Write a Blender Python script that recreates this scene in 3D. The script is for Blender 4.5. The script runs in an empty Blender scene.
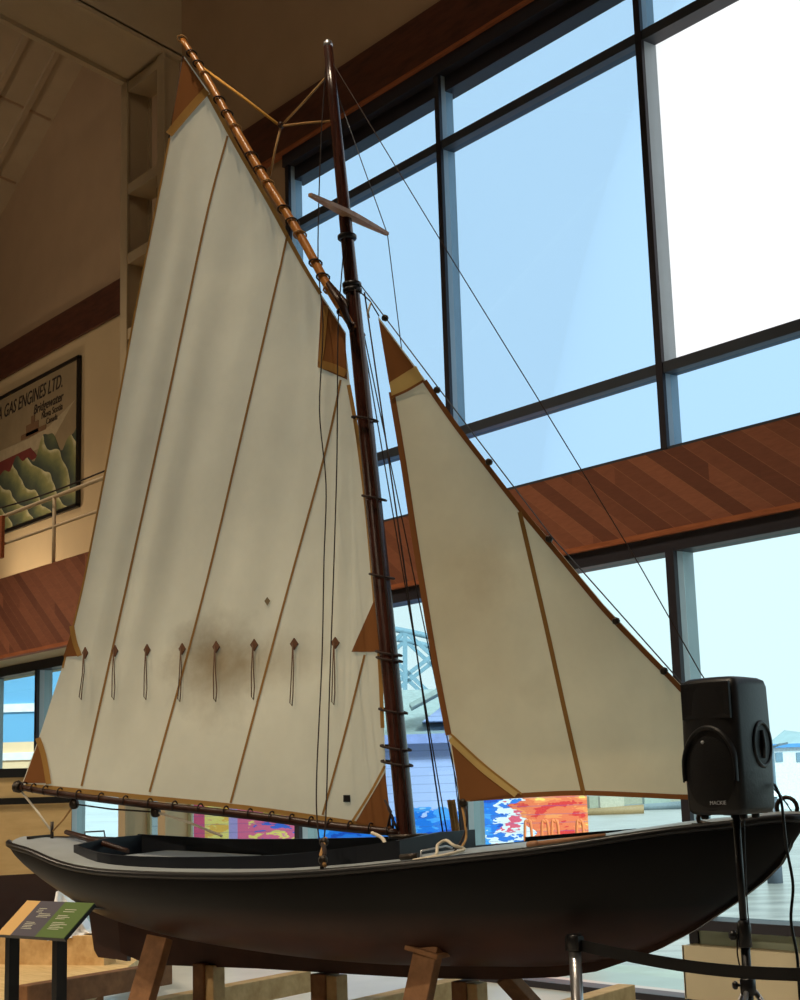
import bpy, math, random
import numpy as np
from mathutils import Vector, Matrix
random.seed(7)
S = bpy.context.scene
COL = S.collection
PI = math.pi

# ------------------------------------------------------------------ camera
EYE = np.array([0., 0., 1.9])
_P = np.array([400., 500.]); _V = np.array([150., -7600.]); _H = np.array([-810., 829.])
_d = _V - _P
FPX = math.sqrt(-(_H - _P) @ (_d / np.linalg.norm(_d)) * np.linalg.norm(_d))
def _cam(px, py):
    v = np.array([px - 400., -(py - 500.), FPX]); return v / np.linalg.norm(v)
_up = _cam(*_V)
_l = _cam(*_H); _l = _l - (_l @ _up) * _up; _l /= np.linalg.norm(_l)
_X = -_l; _Y = np.cross(_X, _up)
if _Y[2] < 0: _Y = -_Y
RM = np.array([_X, _Y, _up])                   # camera (right, up, forward) -> room axes (x along window wall, y to window, z up)
FW = RM @ np.array([0, 0, 1.]); FW[2] = 0; FW /= np.linalg.norm(FW)
RT = np.array([FW[1], -FW[0], 0])
def ray(px, py): return RM @ _cam(px, py)
def on(px, py, p0, n):                         # photo direction met with a plane of the room
    r = ray(px, py); n = np.array(n, float)
    return EYE + r * (((np.array(p0, float) - EYE) @ n) / (r @ n))
def onY(px, py, y): return on(px, py, (0, y, 0), (0, 1, 0))
def onZ(px, py, z): return on(px, py, (0, 0, z), (0, 0, 1))
def dep(px, py, d):
    r = ray(px, py); return EYE + r * (d / (r @ FW))
def fl(px, py, d): p = dep(px, py, d); return np.array([p[0], p[1], 0.])

cd = bpy.data.cameras.new('camera'); cam = bpy.data.objects.new('camera', cd); COL.objects.link(cam)
cd.sensor_width = 36; cd.lens = FPX * 36 / 1000; cd.clip_end = 3000
r_, u_, f_ = RM[:, 0], RM[:, 1], RM[:, 2]
M4 = Matrix(((r_[0], u_[0], -f_[0], EYE[0]), (r_[1], u_[1], -f_[1], EYE[1]), (r_[2], u_[2], -f_[2], EYE[2]), (0, 0, 0, 1)))
cam.matrix_world = M4
S.camera = cam

# ------------------------------------------------------------------ materials
def lin(c): return tuple(((x / 255 / 12.92) if x / 255 <= .04045 else ((x / 255 + .055) / 1.055) ** 2.4) for x in c)
def newmat(name):
    m = bpy.data.materials.new(name); m.use_nodes = True
    nt = m.node_tree; nt.nodes.clear()
    out = nt.nodes.new('ShaderNodeOutputMaterial')
    return m, nt, out
def N(nt, t, **kw):
    n = nt.nodes.new(t)
    for k, v in kw.items(): setattr(n, k, v)
    return n
def mixcol(nt, fac, a, b, mode='MIX'):
    n = N(nt, 'ShaderNodeMix', data_type='RGBA', blend_type=mode)
    for sock, v in ((n.inputs[0], fac), (n.inputs[6], a), (n.inputs[7], b)):
        if hasattr(v, 'is_linked'): nt.links.new(v, sock)
        elif isinstance(v, (int, float)): sock.default_value = v
        else: sock.default_value = (*v, 1)
    return n.outputs[2]
def coords(nt, kind='Object', scale=(1, 1, 1), rot=(0, 0, 0)):
    t = N(nt, 'ShaderNodeTexCoord'); mp = N(nt, 'ShaderNodeMapping')
    mp.inputs['Scale'].default_value = scale; mp.inputs['Rotation'].default_value = rot
    nt.links.new(t.outputs[kind], mp.inputs[0]); return mp.outputs[0]
def noise(nt, vec, scale, detail=4, rough=.55):
    n = N(nt, 'ShaderNodeTexNoise'); n.inputs['Scale'].default_value = scale
    n.inputs['Detail'].default_value = detail; n.inputs['Roughness'].default_value = rough
    if vec is not None: nt.links.new(vec, n.inputs['Vector'])
    return n.outputs['Fac']
def ramp(nt, fac, stops, interp='LINEAR'):
    r = N(nt, 'ShaderNodeValToRGB'); r.color_ramp.interpolation = interp
    while len(r.color_ramp.elements) < len(stops): r.color_ramp.elements.new(.5)
    for e, (p, c) in zip(r.color_ramp.elements, stops):
        e.position = p; e.color = (*c, 1) if len(c) == 3 else c
    nt.links.new(fac, r.inputs[0]); return r.outputs[0]
def mathn(nt, op, a, b=None):
    n = N(nt, 'ShaderNodeMath', operation=op)
    for i, v in enumerate((a, b)):
        if v is None: continue
        if hasattr(v, 'is_linked'): nt.links.new(v, n.inputs[i])
        else: n.inputs[i].default_value = v
    return n.outputs[0]
def pbsdf(nt, out, col, rough=.5, metal=0., bump=None, bstr=.1, spec=.5, sheen=0):
    b = N(nt, 'ShaderNodeBsdfPrincipled')
    if hasattr(col, 'is_linked'): nt.links.new(col, b.inputs['Base Color'])
    else: b.inputs['Base Color'].default_value = (*col, 1)
    b.inputs['Roughness'].default_value = rough; b.inputs['Metallic'].default_value = metal
    b.inputs['Specular IOR Level'].default_value = spec
    if bump is not None:
        bp = N(nt, 'ShaderNodeBump'); bp.inputs['Strength'].default_value = bstr; bp.inputs['Distance'].default_value = .02
        nt.links.new(bump, bp.inputs['Height']); nt.links.new(bp.outputs[0], b.inputs['Normal'])
    nt.links.new(b.outputs[0], out.inputs[0]); return b
def plain(name, c, rough=.5, metal=0., var=.12, vs=6., stretch=(1, 1, 1), bump=.05, spec=.5):
    m, nt, out = newmat(name)
    v = coords(nt, 'Object', stretch); n = noise(nt, v, vs)
    a = tuple(x * (1 - var) for x in c); b = tuple(min(1, x * (1 + var)) for x in c)
    col = ramp(nt, n, [(.3, a), (.7, b)])
    pbsdf(nt, out, col, rough, metal, n, bump, spec); return m
def woodmat(name, c1, c2, stretch=(1.2, 14, 14), rough=.6, scale=3., rot=(0, 0, 0), spec=.3):
    m, nt, out = newmat(name)
    v = coords(nt, 'Object', stretch, rot)
    n = noise(nt, v, scale, 6, .6); n2 = noise(nt, coords(nt, 'Object', (1, 1, 1)), 1.3, 2)
    col = ramp(nt, n, [(.3, c1), (.7, c2)])
    col = mixcol(nt, mathn(nt, 'MULTIPLY', n2, .35), col, tuple(x * .6 for x in c1))
    pbsdf(nt, out, col, rough, 0, n, .12, spec); return m
def glass(name, tint, gl=.015):
    m, nt, out = newmat(name)
    t = N(nt, 'ShaderNodeBsdfTransparent'); t.inputs[0].default_value = (*[math.sqrt(x) for x in tint], 1)   # a pane has two faces
    g = N(nt, 'ShaderNodeBsdfGlossy'); g.inputs['Roughness'].default_value = .02
    fr = N(nt, 'ShaderNodeFresnel'); fr.inputs[0].default_value = 1.35
    mx = N(nt, 'ShaderNodeMixShader')
    nt.links.new(mathn(nt, 'MULTIPLY', fr.outputs[0], gl * 10), mx.inputs[0])
    nt.links.new(t.outputs[0], mx.inputs[1]); nt.links.new(g.outputs[0], mx.inputs[2]); nt.links.new(mx.outputs[0], out.inputs[0])
    return m
def cloth(name, c, trans=.4, stains=(), var=.06, weave=True):
    m, nt, out = newmat(name)
    g = N(nt, 'ShaderNodeNewGeometry'); pos = g.outputs['Position']
    n = noise(nt, pos, 2.2, 4, .6)
    col = ramp(nt, n, [(.3, tuple(x * (1 - var) for x in c)), (.7, tuple(min(1, x * (1 + var)) for x in c))])
    for (p, rx, rz, colr, amt) in stains:
        sb = N(nt, 'ShaderNodeVectorMath', operation='SUBTRACT'); nt.links.new(pos, sb.inputs[0]); sb.inputs[1].default_value = tuple(p)
        ml = N(nt, 'ShaderNodeVectorMath', operation='MULTIPLY'); nt.links.new(sb.outputs[0], ml.inputs[0]); ml.inputs[1].default_value = (1 / rx, 1 / rx, 1 / rz)
        ln = N(nt, 'ShaderNodeVectorMath', operation='LENGTH'); nt.links.new(ml.outputs[0], ln.inputs[0])
        nn = noise(nt, pos, 5., 4, .65)
        dd = mathn(nt, 'ADD', ln.outputs['Value'], mathn(nt, 'MULTIPLY', mathn(nt, 'SUBTRACT', nn, .5), .7))
        fac = ramp(nt, dd, [(.0, (amt,) * 3), (.95, (0, 0, 0))])
        col = mixcol(nt, fac, col, colr)
    d = N(nt, 'ShaderNodeBsdfDiffuse'); t = N(nt, 'ShaderNodeBsdfTranslucent')
    nt.links.new(col, d.inputs[0]); nt.links.new(col, t.inputs[0])
    mx = N(nt, 'ShaderNodeMixShader'); mx.inputs[0].default_value = trans
    nt.links.new(d.outputs[0], mx.inputs[1]); nt.links.new(t.outputs[0], mx.inputs[2]); nt.links.new(mx.outputs[0], out.inputs[0])
    return m
def plankmat(name, c1, c2, slope, width):           # diagonal boards on a wall band, colour per board
    m, nt, out = newmat(name)
    t = N(nt, 'ShaderNodeTexCoord'); sp = N(nt, 'ShaderNodeSeparateXYZ'); nt.links.new(t.outputs['Object'], sp.inputs[0])
    k = mathn(nt, 'ADD', sp.outputs['Z'], mathn(nt, 'MULTIPLY', sp.outputs['X'], slope))
    k = mathn(nt, 'DIVIDE', k, width)
    ident = mathn(nt, 'FLOOR', k); fr = mathn(nt, 'FRACT', k)
    wn = N(nt, 'ShaderNodeTexWhiteNoise', noise_dimensions='2D')
    cmb = N(nt, 'ShaderNodeCombineXYZ'); nt.links.new(ident, cmb.inputs[0])
    seg = mathn(nt, 'FLOOR', mathn(nt, 'ADD', mathn(nt, 'MULTIPLY', sp.outputs['X'], .45), mathn(nt, 'MULTIPLY', ident, .37)))
    nt.links.new(seg, cmb.inputs[1]); nt.links.new(cmb.outputs[0], wn.inputs['Vector'])
    col = ramp(nt, wn.outputs['Value'], [(0, c1), (1, c2)])
    gr = noise(nt, coords(nt, 'Object', (2, 2, 9), (0, -.62, 0)), 4, 6)
    col = mixcol(nt, mathn(nt, 'MULTIPLY', gr, .5), col, tuple(x * .45 for x in c1))
    gap = mathn(nt, 'LESS_THAN', fr, .035)
    col = mixcol(nt, gap, col, (.5 * c2[0] + .12, .5 * c2[1] + .06, .5 * c2[2] + .03))
    pbsdf(nt, out, col, .5, 0, gr, .1, .3); return m

MT = {}
MT['wall'] = plain('painted_wall', lin((168, 140, 110)), .85, 0, .05, 1.5, bump=.02)
MT['cream_wall'] = plain('cream_wall', lin((205, 180, 140)), .85, 0, .05, 1.2, bump=.02)
MT['ceil'] = plain('ceiling_panel', lin((176, 156, 128)), .85, 0, .06, 1.5, bump=.02)
MT['steel_cream'] = plain('cream_painted_steel', lin((188, 168, 136)), .55, 0, .06, 2)
MT['floor'] = plain('floor_concrete', lin((190, 186, 178)), .35, 0, .12, 1.1, bump=.03)
MT['frame'] = plain('window_aluminium', lin((70, 76, 86)), .45, .35, .06, 3, bump=.02)
MT['alu'] = plain('sky_lit_aluminium', lin((176, 190, 198)), .5, .1, .05, 3, bump=.02)  # mullion sides: skylight on the metal is put into the colour
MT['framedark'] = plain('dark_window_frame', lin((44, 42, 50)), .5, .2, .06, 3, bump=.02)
MT['plank'] = plankmat('diagonal_cedar_boards', lin((112, 68, 52)), lin((156, 98, 72)), .74, .17)
MT['fasciawood'] = woodmat('reddish_fascia_wood', lin((66, 38, 30)), lin((104, 60, 44)), (.8, 4, 4), .5)
MT['trimwood'] = woodmat('orange_trim_wood', lin((140, 78, 46)), lin((176, 104, 66)))
MT['glass_blue'] = glass('blue_tinted_glass', (.46, .73, .98))
MT['glass_low'] = glass('pale_cyan_glass', (.70, .95, .98))
MT['glass_clear'] = glass('clear_glass', (.99, 1., 1.))
MT['hull'] = None
MT['deck'] = plain('pale_grey_deck_paint', lin((152, 160, 164)), .4, 0, .1, 4)
MT['navy'] = plain('blue_black_gloss_paint', lin((17, 21, 29)), .45, 0, .15, 4, spec=.3)
MT['black'] = plain('black_paint', lin((17, 17, 19)), .35, 0, .1, 4)
MT['blackplastic'] = plain('black_speaker_plastic', lin((18, 18, 21)), .45, 0, .1, 60, bump=.06)
MT['grille'] = plain('black_metal_grille', lin((14, 14, 16)), .5, .3, .2, 150, bump=.2)
MT['antifoul'] = plain('maroon_bottom_paint', lin((70, 46, 38)), .45, 0, .15, 3)
MT['mast'] = woodmat('varnished_dark_spar', lin((36, 16, 12)), lin((76, 38, 27)), (14, 14, 1.0), .25, spec=.6)
MT['gaff'] = woodmat('golden_spar', lin((150, 88, 36)), lin((206, 140, 66)), (14, 14, 2), .3, spec=.5)
MT['boomwood'] = woodmat('dark_boom_spar', lin((36, 19, 13)), lin((66, 38, 25)), (2, 14, 14), .35)
MT['spreader'] = woodmat('spreader_wood', lin((150, 104, 74)), lin((190, 146, 110)), (4, 4, 4), .45)
MT['pine'] = woodmat('pale_pine', lin((186, 150, 98)), lin((222, 190, 138)), (3, 3, 3), .7)
MT['pinedark'] = woodmat('brown_timber', lin((118, 82, 54)), lin((160, 116, 78)), (3, 3, 3), .7)
MT['ply'] = woodmat('plywood', lin((186, 156, 104)), lin((220, 192, 140)), (1, 6, 6), .7)
MT['rope'] = plain('hemp_rope', lin((164, 124, 74)), .9, 0, .2, 60)
MT['ropegold'] = plain('golden_rope', lin((206, 150, 60)), .8, 0, .15, 60)
MT['ropedark'] = plain('tarred_rope', lin((44, 30, 24)), .9, 0, .2, 60)
MT['ropebrown'] = plain('brown_cord', lin((84, 58, 38)), .9, 0, .2, 60)
MT['ropewhite'] = plain('pale_rope', lin((206, 196, 176)), .9, 0, .12, 60)
MT['wire'] = plain('grey_wire', lin((70, 74, 80)), .5, .4, .1, 40)
MT['steel'] = plain('brushed_steel', lin((190, 190, 192)), .3, .85, .06, 20)
MT['bronze'] = plain('dark_bronze', lin((52, 44, 36)), .4, .6, .15, 20)
MT['radiator'] = plain('cream_radiator_enamel', lin((196, 184, 154)), .4, 0, .03, 3)
MT['palegreen'] = plain('pale_green_wall', lin((196, 208, 186)), .8, 0, .05, 3)
MT['creamhull'] = woodmat('cream_boat_planking', lin((196, 164, 112)), lin((214, 184, 132)), (1, 1, 5), .5)
MT['maroon'] = plain('dark_maroon_paint', lin((58, 30, 26)), .5, 0, .12, 3)
MT['sheet'] = plain('white_plastic_sheet', lin((222, 224, 226)), .35, 0, .04, 5)
MT['tan'] = plain('tan_panel', lin((212, 170, 104)), .5, 0, .04, 4)
MT['slate'] = plain('slate_panel', lin((72, 68, 80)), .5, 0, .05, 4)
MT['green'] = plain('green_panel', lin((78, 104, 40)), .5, 0, .05, 4)
MT['print'] = plain('pale_print', lin((190, 190, 170)), .6, 0, .05, 4)
MT['ink'] = plain('dark_ink', lin((44, 32, 28)), .7, 0, .05, 4)
MT['logo'] = plain('silver_logo', lin((210, 214, 220)), .35, .3, .04, 20)
# --- the boat's own hull paint: near-black topsides, maroon bottom below the waterline
def hullmat(zline, waterh):
    m, nt, out = newmat('hull_paint_black_over_maroon')
    g = N(nt, 'ShaderNodeNewGeometry'); sp = N(nt, 'ShaderNodeSeparateXYZ'); nt.links.new(g.outputs['Position'], sp.inputs[0])
    n = noise(nt, g.outputs['Position'], 3., 5)
    top = ramp(nt, n, [(.3, lin((9, 9, 10))), (.7, lin((15, 14, 14)))])
    bot = ramp(nt, n, [(.3, lin((62, 42, 36))), (.7, lin((84, 56, 46)))])
    z = mathn(nt, 'ADD', sp.outputs['Z'], mathn(nt, 'MULTIPLY', mathn(nt, 'SUBTRACT', n, .5), .02))
    fac = mathn(nt, 'MULTIPLY', mathn(nt, 'SUBTRACT', z, zline - waterh), 1 / (2 * waterh))
    fr = ramp(nt, fac, [(0, (0, 0, 0)), (1, (1, 1, 1))])
    pbsdf(nt, out, mixcol(nt, fr, bot, top), .42, 0, n, .03, .22); return m

# ------------------------------------------------------------------ mesh builder
class MB:
    def __init__(s): s.v = []; s.f = []; s.mi = []; s.smooth = []
    def add(s, vs, fs, mi=0, smooth=False):
        o = len(s.v); s.v += [tuple(float(c) for c in p) for p in vs]
        for f in fs: s.f.append(tuple(i + o for i in f)); s.mi.append(mi); s.smooth.append(smooth)
        return s
    def box(s, lo, hi, mi=0):
        x0, y0, z0 = lo; x1, y1, z1 = hi
        v = [(x0, y0, z0), (x1, y0, z0), (x1, y1, z0), (x0, y1, z0), (x0, y0, z1), (x1, y0, z1), (x1, y1, z1), (x0, y1, z1)]
        return s.add(v, [(0, 3, 2, 1), (4, 5, 6, 7), (0, 1, 5, 4), (1, 2, 6, 5), (2, 3, 7, 6), (3, 0, 4, 7)], mi)
    def bar(s, p, q, w, h, up=(0, 0, 1), mi=0):          # rectangular bar p->q, width w, height h
        p = np.array(p, float); q = np.array(q, float); d = q - p; d /= np.linalg.norm(d)
        up = np.array(up, float); sd = np.cross(d, up)
        if np.linalg.norm(sd) < 1e-4: sd = np.cross(d, (1, 0, 0))
        sd /= np.linalg.norm(sd); u = np.cross(sd, d)
        v = []
        for c in (p, q):
            for a, b in ((-1, -1), (1, -1), (1, 1), (-1, 1)): v.append(c + sd * a * w / 2 + u * b * h / 2)
        return s.add(v, [(0, 1, 2, 3), (7, 6, 5, 4), (0, 4, 5, 1), (1, 5, 6, 2), (2, 6, 7, 3), (3, 7, 4, 0)], mi)
    def tube(s, pts, r, n=8, mi=0, cap=True, closed=False):
        pts = [np.array(p, float) for p in pts]; m = len(pts)
        rr = r if hasattr(r, '__len__') else [r] * m
        vs = []; ref = None
        for i, p in enumerate(pts):
            if closed: d = pts[(i + 1) % m] - pts[i - 1]
            else: d = pts[min(i + 1, m - 1)] - pts[max(i - 1, 0)]
            d = d / (np.linalg.norm(d) + 1e-9)
            if ref is None:
                ref = np.array([0, 0, 1.]) if abs(d[2]) < .9 else np.array([1., 0, 0])
            a = ref - d * (ref @ d)
            if np.linalg.norm(a) < 1e-5: a = np.cross(d, (0, 1, 0))
            a /= np.linalg.norm(a); b = np.cross(d, a); ref = a
            for k in range(n):
                t = 2 * PI * k / n; vs.append(p + rr[i] * (a * math.cos(t) + b * math.sin(t)))
        fs = []
        for i in range(m if closed else m - 1):
            j = (i + 1) % m
            for k in range(n): fs.append((i * n + k, i * n + (k + 1) % n, j * n + (k + 1) % n, j * n + k))
        s.add(vs, fs, mi, True)
        if cap and not closed:
            o = len(s.v) - len(vs)
            s.f.append(tuple(o + k for k in range(n))[::-1]); s.mi.append(mi); s.smooth.append(False)
            s.f.append(tuple(o + (m - 1) * n + k for k in range(n))); s.mi.append(mi); s.smooth.append(False)
        return s
    def lathe(s, c, prof, n=24, axis=(0, 0, 1), mi=0):   # prof: (radius, height)
        ax = np.array(axis, float); ax /= np.linalg.norm(ax)
        pts = [np.array(c, float) + ax * h for _, h in prof]
        a = np.cross(ax, (1, 0, 0) if abs(ax[0]) < .9 else (0, 1, 0)); a /= np.linalg.norm(a); b = np.cross(ax, a)
        vs = []
        for p, (r, h) in zip(pts, prof):
            for k in range(n): t = 2 * PI * k / n; vs.append(p + r * (a * math.cos(t) + b * math.sin(t)))
        fs = [(i * n + k, i * n + (k + 1) % n, (i + 1) * n + (k + 1) % n, (i + 1) * n + k) for i in range(len(prof) - 1) for k in range(n)]
        s.add(vs, fs, mi, True)
        o = len(s.v) - len(vs)
        s.f.append(tuple(o + k for k in range(n))[::-1]); s.mi.append(mi); s.smooth.append(False)
        s.f.append(tuple(o + (len(prof) - 1) * n + k for k in range(n))); s.mi.append(mi); s.smooth.append(False)
        return s
    def loft(s, rows, mi=0, smooth=True, closed=False):
        n = len(rows[0]); vs = [p for r in rows for p in r]; fs = []
        for i in range(len(rows) - 1):
            for k in range(n if closed else n - 1):
                l = (k + 1) % n; fs.append((i * n + k, i * n + l, (i + 1) * n + l, (i + 1) * n + k))
        return s.add(vs, fs, mi, smooth)
    def prism(s, poly, off, mi=0):                       # polygon pushed along a vector
        off = np.array(off, float); n = len(poly)
        v = [np.array(p, float) for p in poly]; v += [p + off for p in v]
        f = [tuple(range(n))[::-1], tuple(range(n, 2 * n))] + [(i, (i + 1) % n, (i + 1) % n + n, i + n) for i in range(n)]
        return s.add(v, f, mi)
    def build(s, name, mats, parent=None, fixn=True, bevel=0, label=None):
        me = bpy.data.meshes.new(name)
        off = np.array(parent.location) if parent is not None and parent.type == 'EMPTY' else np.zeros(3)
        if parent is not None and parent.type == 'MESH': off = np.array(ORG.get(parent.name, (0, 0, 0)))
        vs = np.array(s.v)
        org = vs.min(0) * .5 + vs.max(0) * .5
        org[2] = vs[:, 2].min()
        me.from_pydata([tuple(p) for p in (vs - org)], [], s.f)
        if not isinstance(mats, (list, tuple)): mats = [mats]
        for m in mats: me.materials.append(m)
        me.polygons.foreach_set('material_index', s.mi); me.polygons.foreach_set('use_smooth', s.smooth)
        me.update()
        if fixn:
            import bmesh
            bm = bmesh.new(); bm.from_mesh(me); bmesh.ops.recalc_face_normals(bm, faces=bm.faces); bm.to_mesh(me); bm.free()
        o = bpy.data.objects.new(name, me); COL.objects.link(o)
        o.location = org - off
        if parent is not None: o.parent = parent
        ORG[o.name] = tuple(org)
        if bevel:
            b = o.modifiers.new('bevel', 'BEVEL'); b.width = bevel; b.segments = 2; b.limit_method = 'ANGLE'; b.angle_limit = .6
        if label: o['label'] = label
        return o
ORG = {}
def tag(o, label, cat, group=None, kind=None):
    if label: o['label'] = label
    if cat: o['category'] = cat
    if group: o['group'] = group
    if kind: o['kind'] = kind
    return o
def thing(name, loc, label, cat, group=None):
    o = bpy.data.objects.new(name, None); COL.objects.link(o); o.location = tuple(float(c) for c in loc); o.empty_display_size = .1
    ORG[o.name] = tuple(o.location)
    return tag(o, label, cat, group)
def struct(o): o['kind'] = 'structure'; return o
def interp(x, tab):
    xs = [a for a, _ in tab]; ys = [b for _, b in tab]; return float(np.interp(x, xs, ys))
def smoothline(pts, n=8):                                # Catmull-Rom through points
    P = [np.array(p, float) for p in pts]; out = []
    for i in range(len(P) - 1):
        a = P[max(i - 1, 0)]; b = P[i]; c = P[i + 1]; d = P[min(i + 2, len(P) - 1)]
        for k in range(n):
            t = k / n
            out.append(.5 * ((2 * b) + (c - a) * t + (2 * a - 5 * b + 4 * c - d) * t * t + (3 * b - a - 3 * c + d) * t ** 3))
    out.append(P[-1]); return out
def text_mesh(txt, size, parent, name, origin, xdir, ydir, m, shear=0., depth=.002, sx=1., right=None):
    cu = bpy.data.curves.new(name, 'FONT'); cu.body = txt; cu.size = size; cu.shear = shear; cu.extrude = depth; cu.resolution_u = 3
    o = bpy.data.objects.new(name + '_tmp', cu); COL.objects.link(o); bpy.context.view_layer.update()
    me = bpy.data.meshes.new_from_object(o.evaluated_get(bpy.context.evaluated_depsgraph_get()))
    bpy.data.objects.remove(o)
    if right is not None: origin = (right - sx * max(v.co.x for v in me.vertices), origin[1], origin[2])
    xd = Vector(xdir).normalized(); yd = Vector(ydir).normalized(); zd = xd.cross(yd)
    for v in me.vertices:
        c = v.co.copy(); v.co = xd * c.x * sx + yd * c.y + zd * c.z
    ob = bpy.data.objects.new(name, me); COL.objects.link(ob); me.materials.clear(); me.materials.append(m)
    ob.parent = parent; ob.location = Vector([float(c) for c in origin]) - Vector(ORG[parent.name])
    return ob

# ================================================================== ROOM
YW = 10.5
Z_SILL, Z_HEAD, Z_W2, Z_W1, Z_T2, Z_T1, Z_FB, Z_FT = .74, 4.0, 4.13, 4.92, 5.77, 9.12, 10.07, 10.75
XL, XR, YB = -33., 5., -7.
struct(MB().box((XL, YB, -.3), (XR, YW + 1.3, 0)).build('floor', MT['floor']))
# mullion x positions
MX = [-21.8, -18.7, -15.62, -12.54, -9.45, -6.36, -3.3, -.2, 2.9]
tn = [0]
def trim(mb, m):
    tn[0] += 1; return struct(mb.build('trim_%d' % tn[0], m))
FD0, FD1 = YW - .02, YW + .19
for x in MX[2:]:
    trim(MB().box((x - .038, FD0 + .04, Z_W1 + .02), (x + .038, FD1, Z_FB - .1)), MT['alu'])
    trim(MB().box((x - .04, FD0, Z_W1 + .02), (x + .04, FD0 + .04, Z_FB - .1)), MT['framedark'])  # mullion front as a darker piece, its shade painted in
for x in [-27.9, -24.9, -23.0] + MX + [-19.95]:
    w = .05 if x > -17 else .04
    trim(MB().box((x - w + .002, FD0 + .03, .0), (x + w - .002, FD1 + .04, Z_HEAD)), MT['alu'])
    trim(MB().box((x - w, FD0 - .02, .0), (x + w, FD0 + .03, Z_HEAD)), MT['framedark'])  # lower mullion fronts carry the same painted shade
x0 = -15.69
trim(MB().box((x0, FD0 + .015, Z_T1 - .11), (XR, FD1 - .01, Z_T1 - .005)), MT['frame'])
trim(MB().box((x0, FD0 + .015, Z_T2 - .11), (XR, FD1 - .01, Z_T2 - .005)), MT['frame'])
trim(MB().box((x0, FD0 - .02, Z_FB - .16), (XR, FD1 + .1, Z_FB)).box((x0, FD0 + .1, Z_FB - .34), (XR, FD1 + .1, Z_FB - .16)), MT['framedark'])
trim(MB().box((x0, FD0 + .005, Z_W1 - .0), (XR, FD1, Z_W1 + .035)), MT['frame'])
trim(MB().box((XL, FD0 - .01, Z_HEAD - .02), (XR, FD1 + .05, Z_W2)), MT['framedark'])
# sill with pale wall under it (right of the mullion), low rail to the left
trim(MB().box((-9.54, YW - .18, Z_SILL - .085), (XR, YW + .18, Z_SILL)), MT['framedark'])
struct(MB().box((-9.52, YW - .02, 0), (XR, YW + .16, Z_SILL - .085)).build('wall_sill', MT['palegreen']))
trim(MB().box((XL, FD0 - .04, 0), (-9.54, FD1, .06)), MT['framedark'])
# wood band, its orange lower trim, and the top fascia
trim(MB().box((-18.2, YW - .05, Z_W2 + .05), (XR, YW + .12, Z_W1)), MT['plank'])
trim(MB().box((-18.2, YW - .08, Z_W2 - .0), (XR, YW + .1, Z_W2 + .05)), MT['trimwood'])
trim(MB().box((-19.0, YW - .06, Z_FB + .03), (XR, YW + .14, Z_FT)), MT['fasciawood'])
trim(MB().box((-19.0, YW - .09, Z_FB - .0), (XR, YW + .12, Z_FB + .035)), MT['trimwood'])
struct(MB().box((-19.0, YW, Z_FT), (XR, YW + .14, 18.5)).build('wall_window_upper', MT['wall']))
struct(MB().box((-18.98, YW + .02, Z_W1), (-15.66, YW + .14, Z_FB)).build('wall_window_side', MT['wall']))
# panes
wn = [0]
def pane(xa, xb, za, zb, m):
    wn[0] += 1
    return struct(MB().box((xa, YW + .085, za), (xb, YW + .093, zb)).build('window_%d' % wn[0], m))
for xa, xb in zip(MX[2:], MX[3:] + [XR]):
    if xa == 2.9: continue
    big = MT['glass_clear'] if xa > -9.6 else MT['glass_blue']
    pane(xa + .03, xb - .03, Z_W1 + .03, Z_T2 - .08, MT['glass_blue'])
    pane(xa + .03, xb - .03, Z_T2, Z_T1 - .08, big)
    pane(xa + .03, xb - .03, Z_T1, Z_FB - .1, MT['glass_blue'])
lows = [-33., -27.9, -24.9, -23.0, -21.8, -19.95, -18.7, -15.62, -12.54, -9.45, -6.36, -3.3, -.2, 2.9, XR]
for xa, xb in zip(lows, lows[1:]):
    pane(xa + .05, xb - .05, .1 if xb < -9 else Z_SILL, Z_HEAD, MT['glass_low'])
# room shell out of view
struct(MB().box((XL - .2, YB, 0), (XL, YW + 1.4, 15)).build('wall_left', MT['wall']))
struct(MB().box((XR, YB, 0), (XR + .2, YW + 1.4, 19)).build('wall_right', MT['wall']))
struct(MB().box((XL, YB - .2, 0), (XR, YB, 19)).build('wall_rear', MT['wall']))

# ---- left: balcony, recessed gable wall, ceiling, portal frame
YR = 11.7
def gab(px, py): return onY(px, py, YR)
g1, g2 = gab(81, 70), gab(0, 217)
sl = (g1[2] - g2[2]) / (g1[0] - g2[0])
def gz(x): return g2[2] + sl * (x - g2[0])
b1, b2 = gab(60, 348)[2], gab(60, 316)[2]
wl = MB().prism([(XL, YR, b2), (-18.9, YR, b2), (-18.9, YR, gz(-18.9)), (XL, YR, gz(XL))], (0, .2, 0))
struct(wl.build('wall_gable_upper', MT['wall']))
struct(MB().box((XL, YR, 5.0), (-18.9, YR + .2, b1)).build('wall_balcony', MT['cream_wall']))
struct(MB().box((-19.0, YW + .14, 5.0), (-18.9, YR, 18.5)).build('wall_return', MT['wall']))
trim(MB().box((XL, YR - .06, b1), (-18.9, YR + .1, b2)), MT['fasciawood'])
zf0, zf1 = onY(45, 650, 9.1)[2], onY(45, 565, 9.1)[2]
trim(MB().box((XL, 9.1, zf0 + .05), (-17.6, 9.2, zf1)), MT['plank'])
trim(MB().box((XL, 9.07, zf0), (-17.6, 9.2, zf0 + .05)), MT['trimwood'])
struct(MB().box((XL, 9.2, zf0 + .17), (-17.6, YR, zf1)).build('floor_balcony', MT['cream_wall']))
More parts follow.
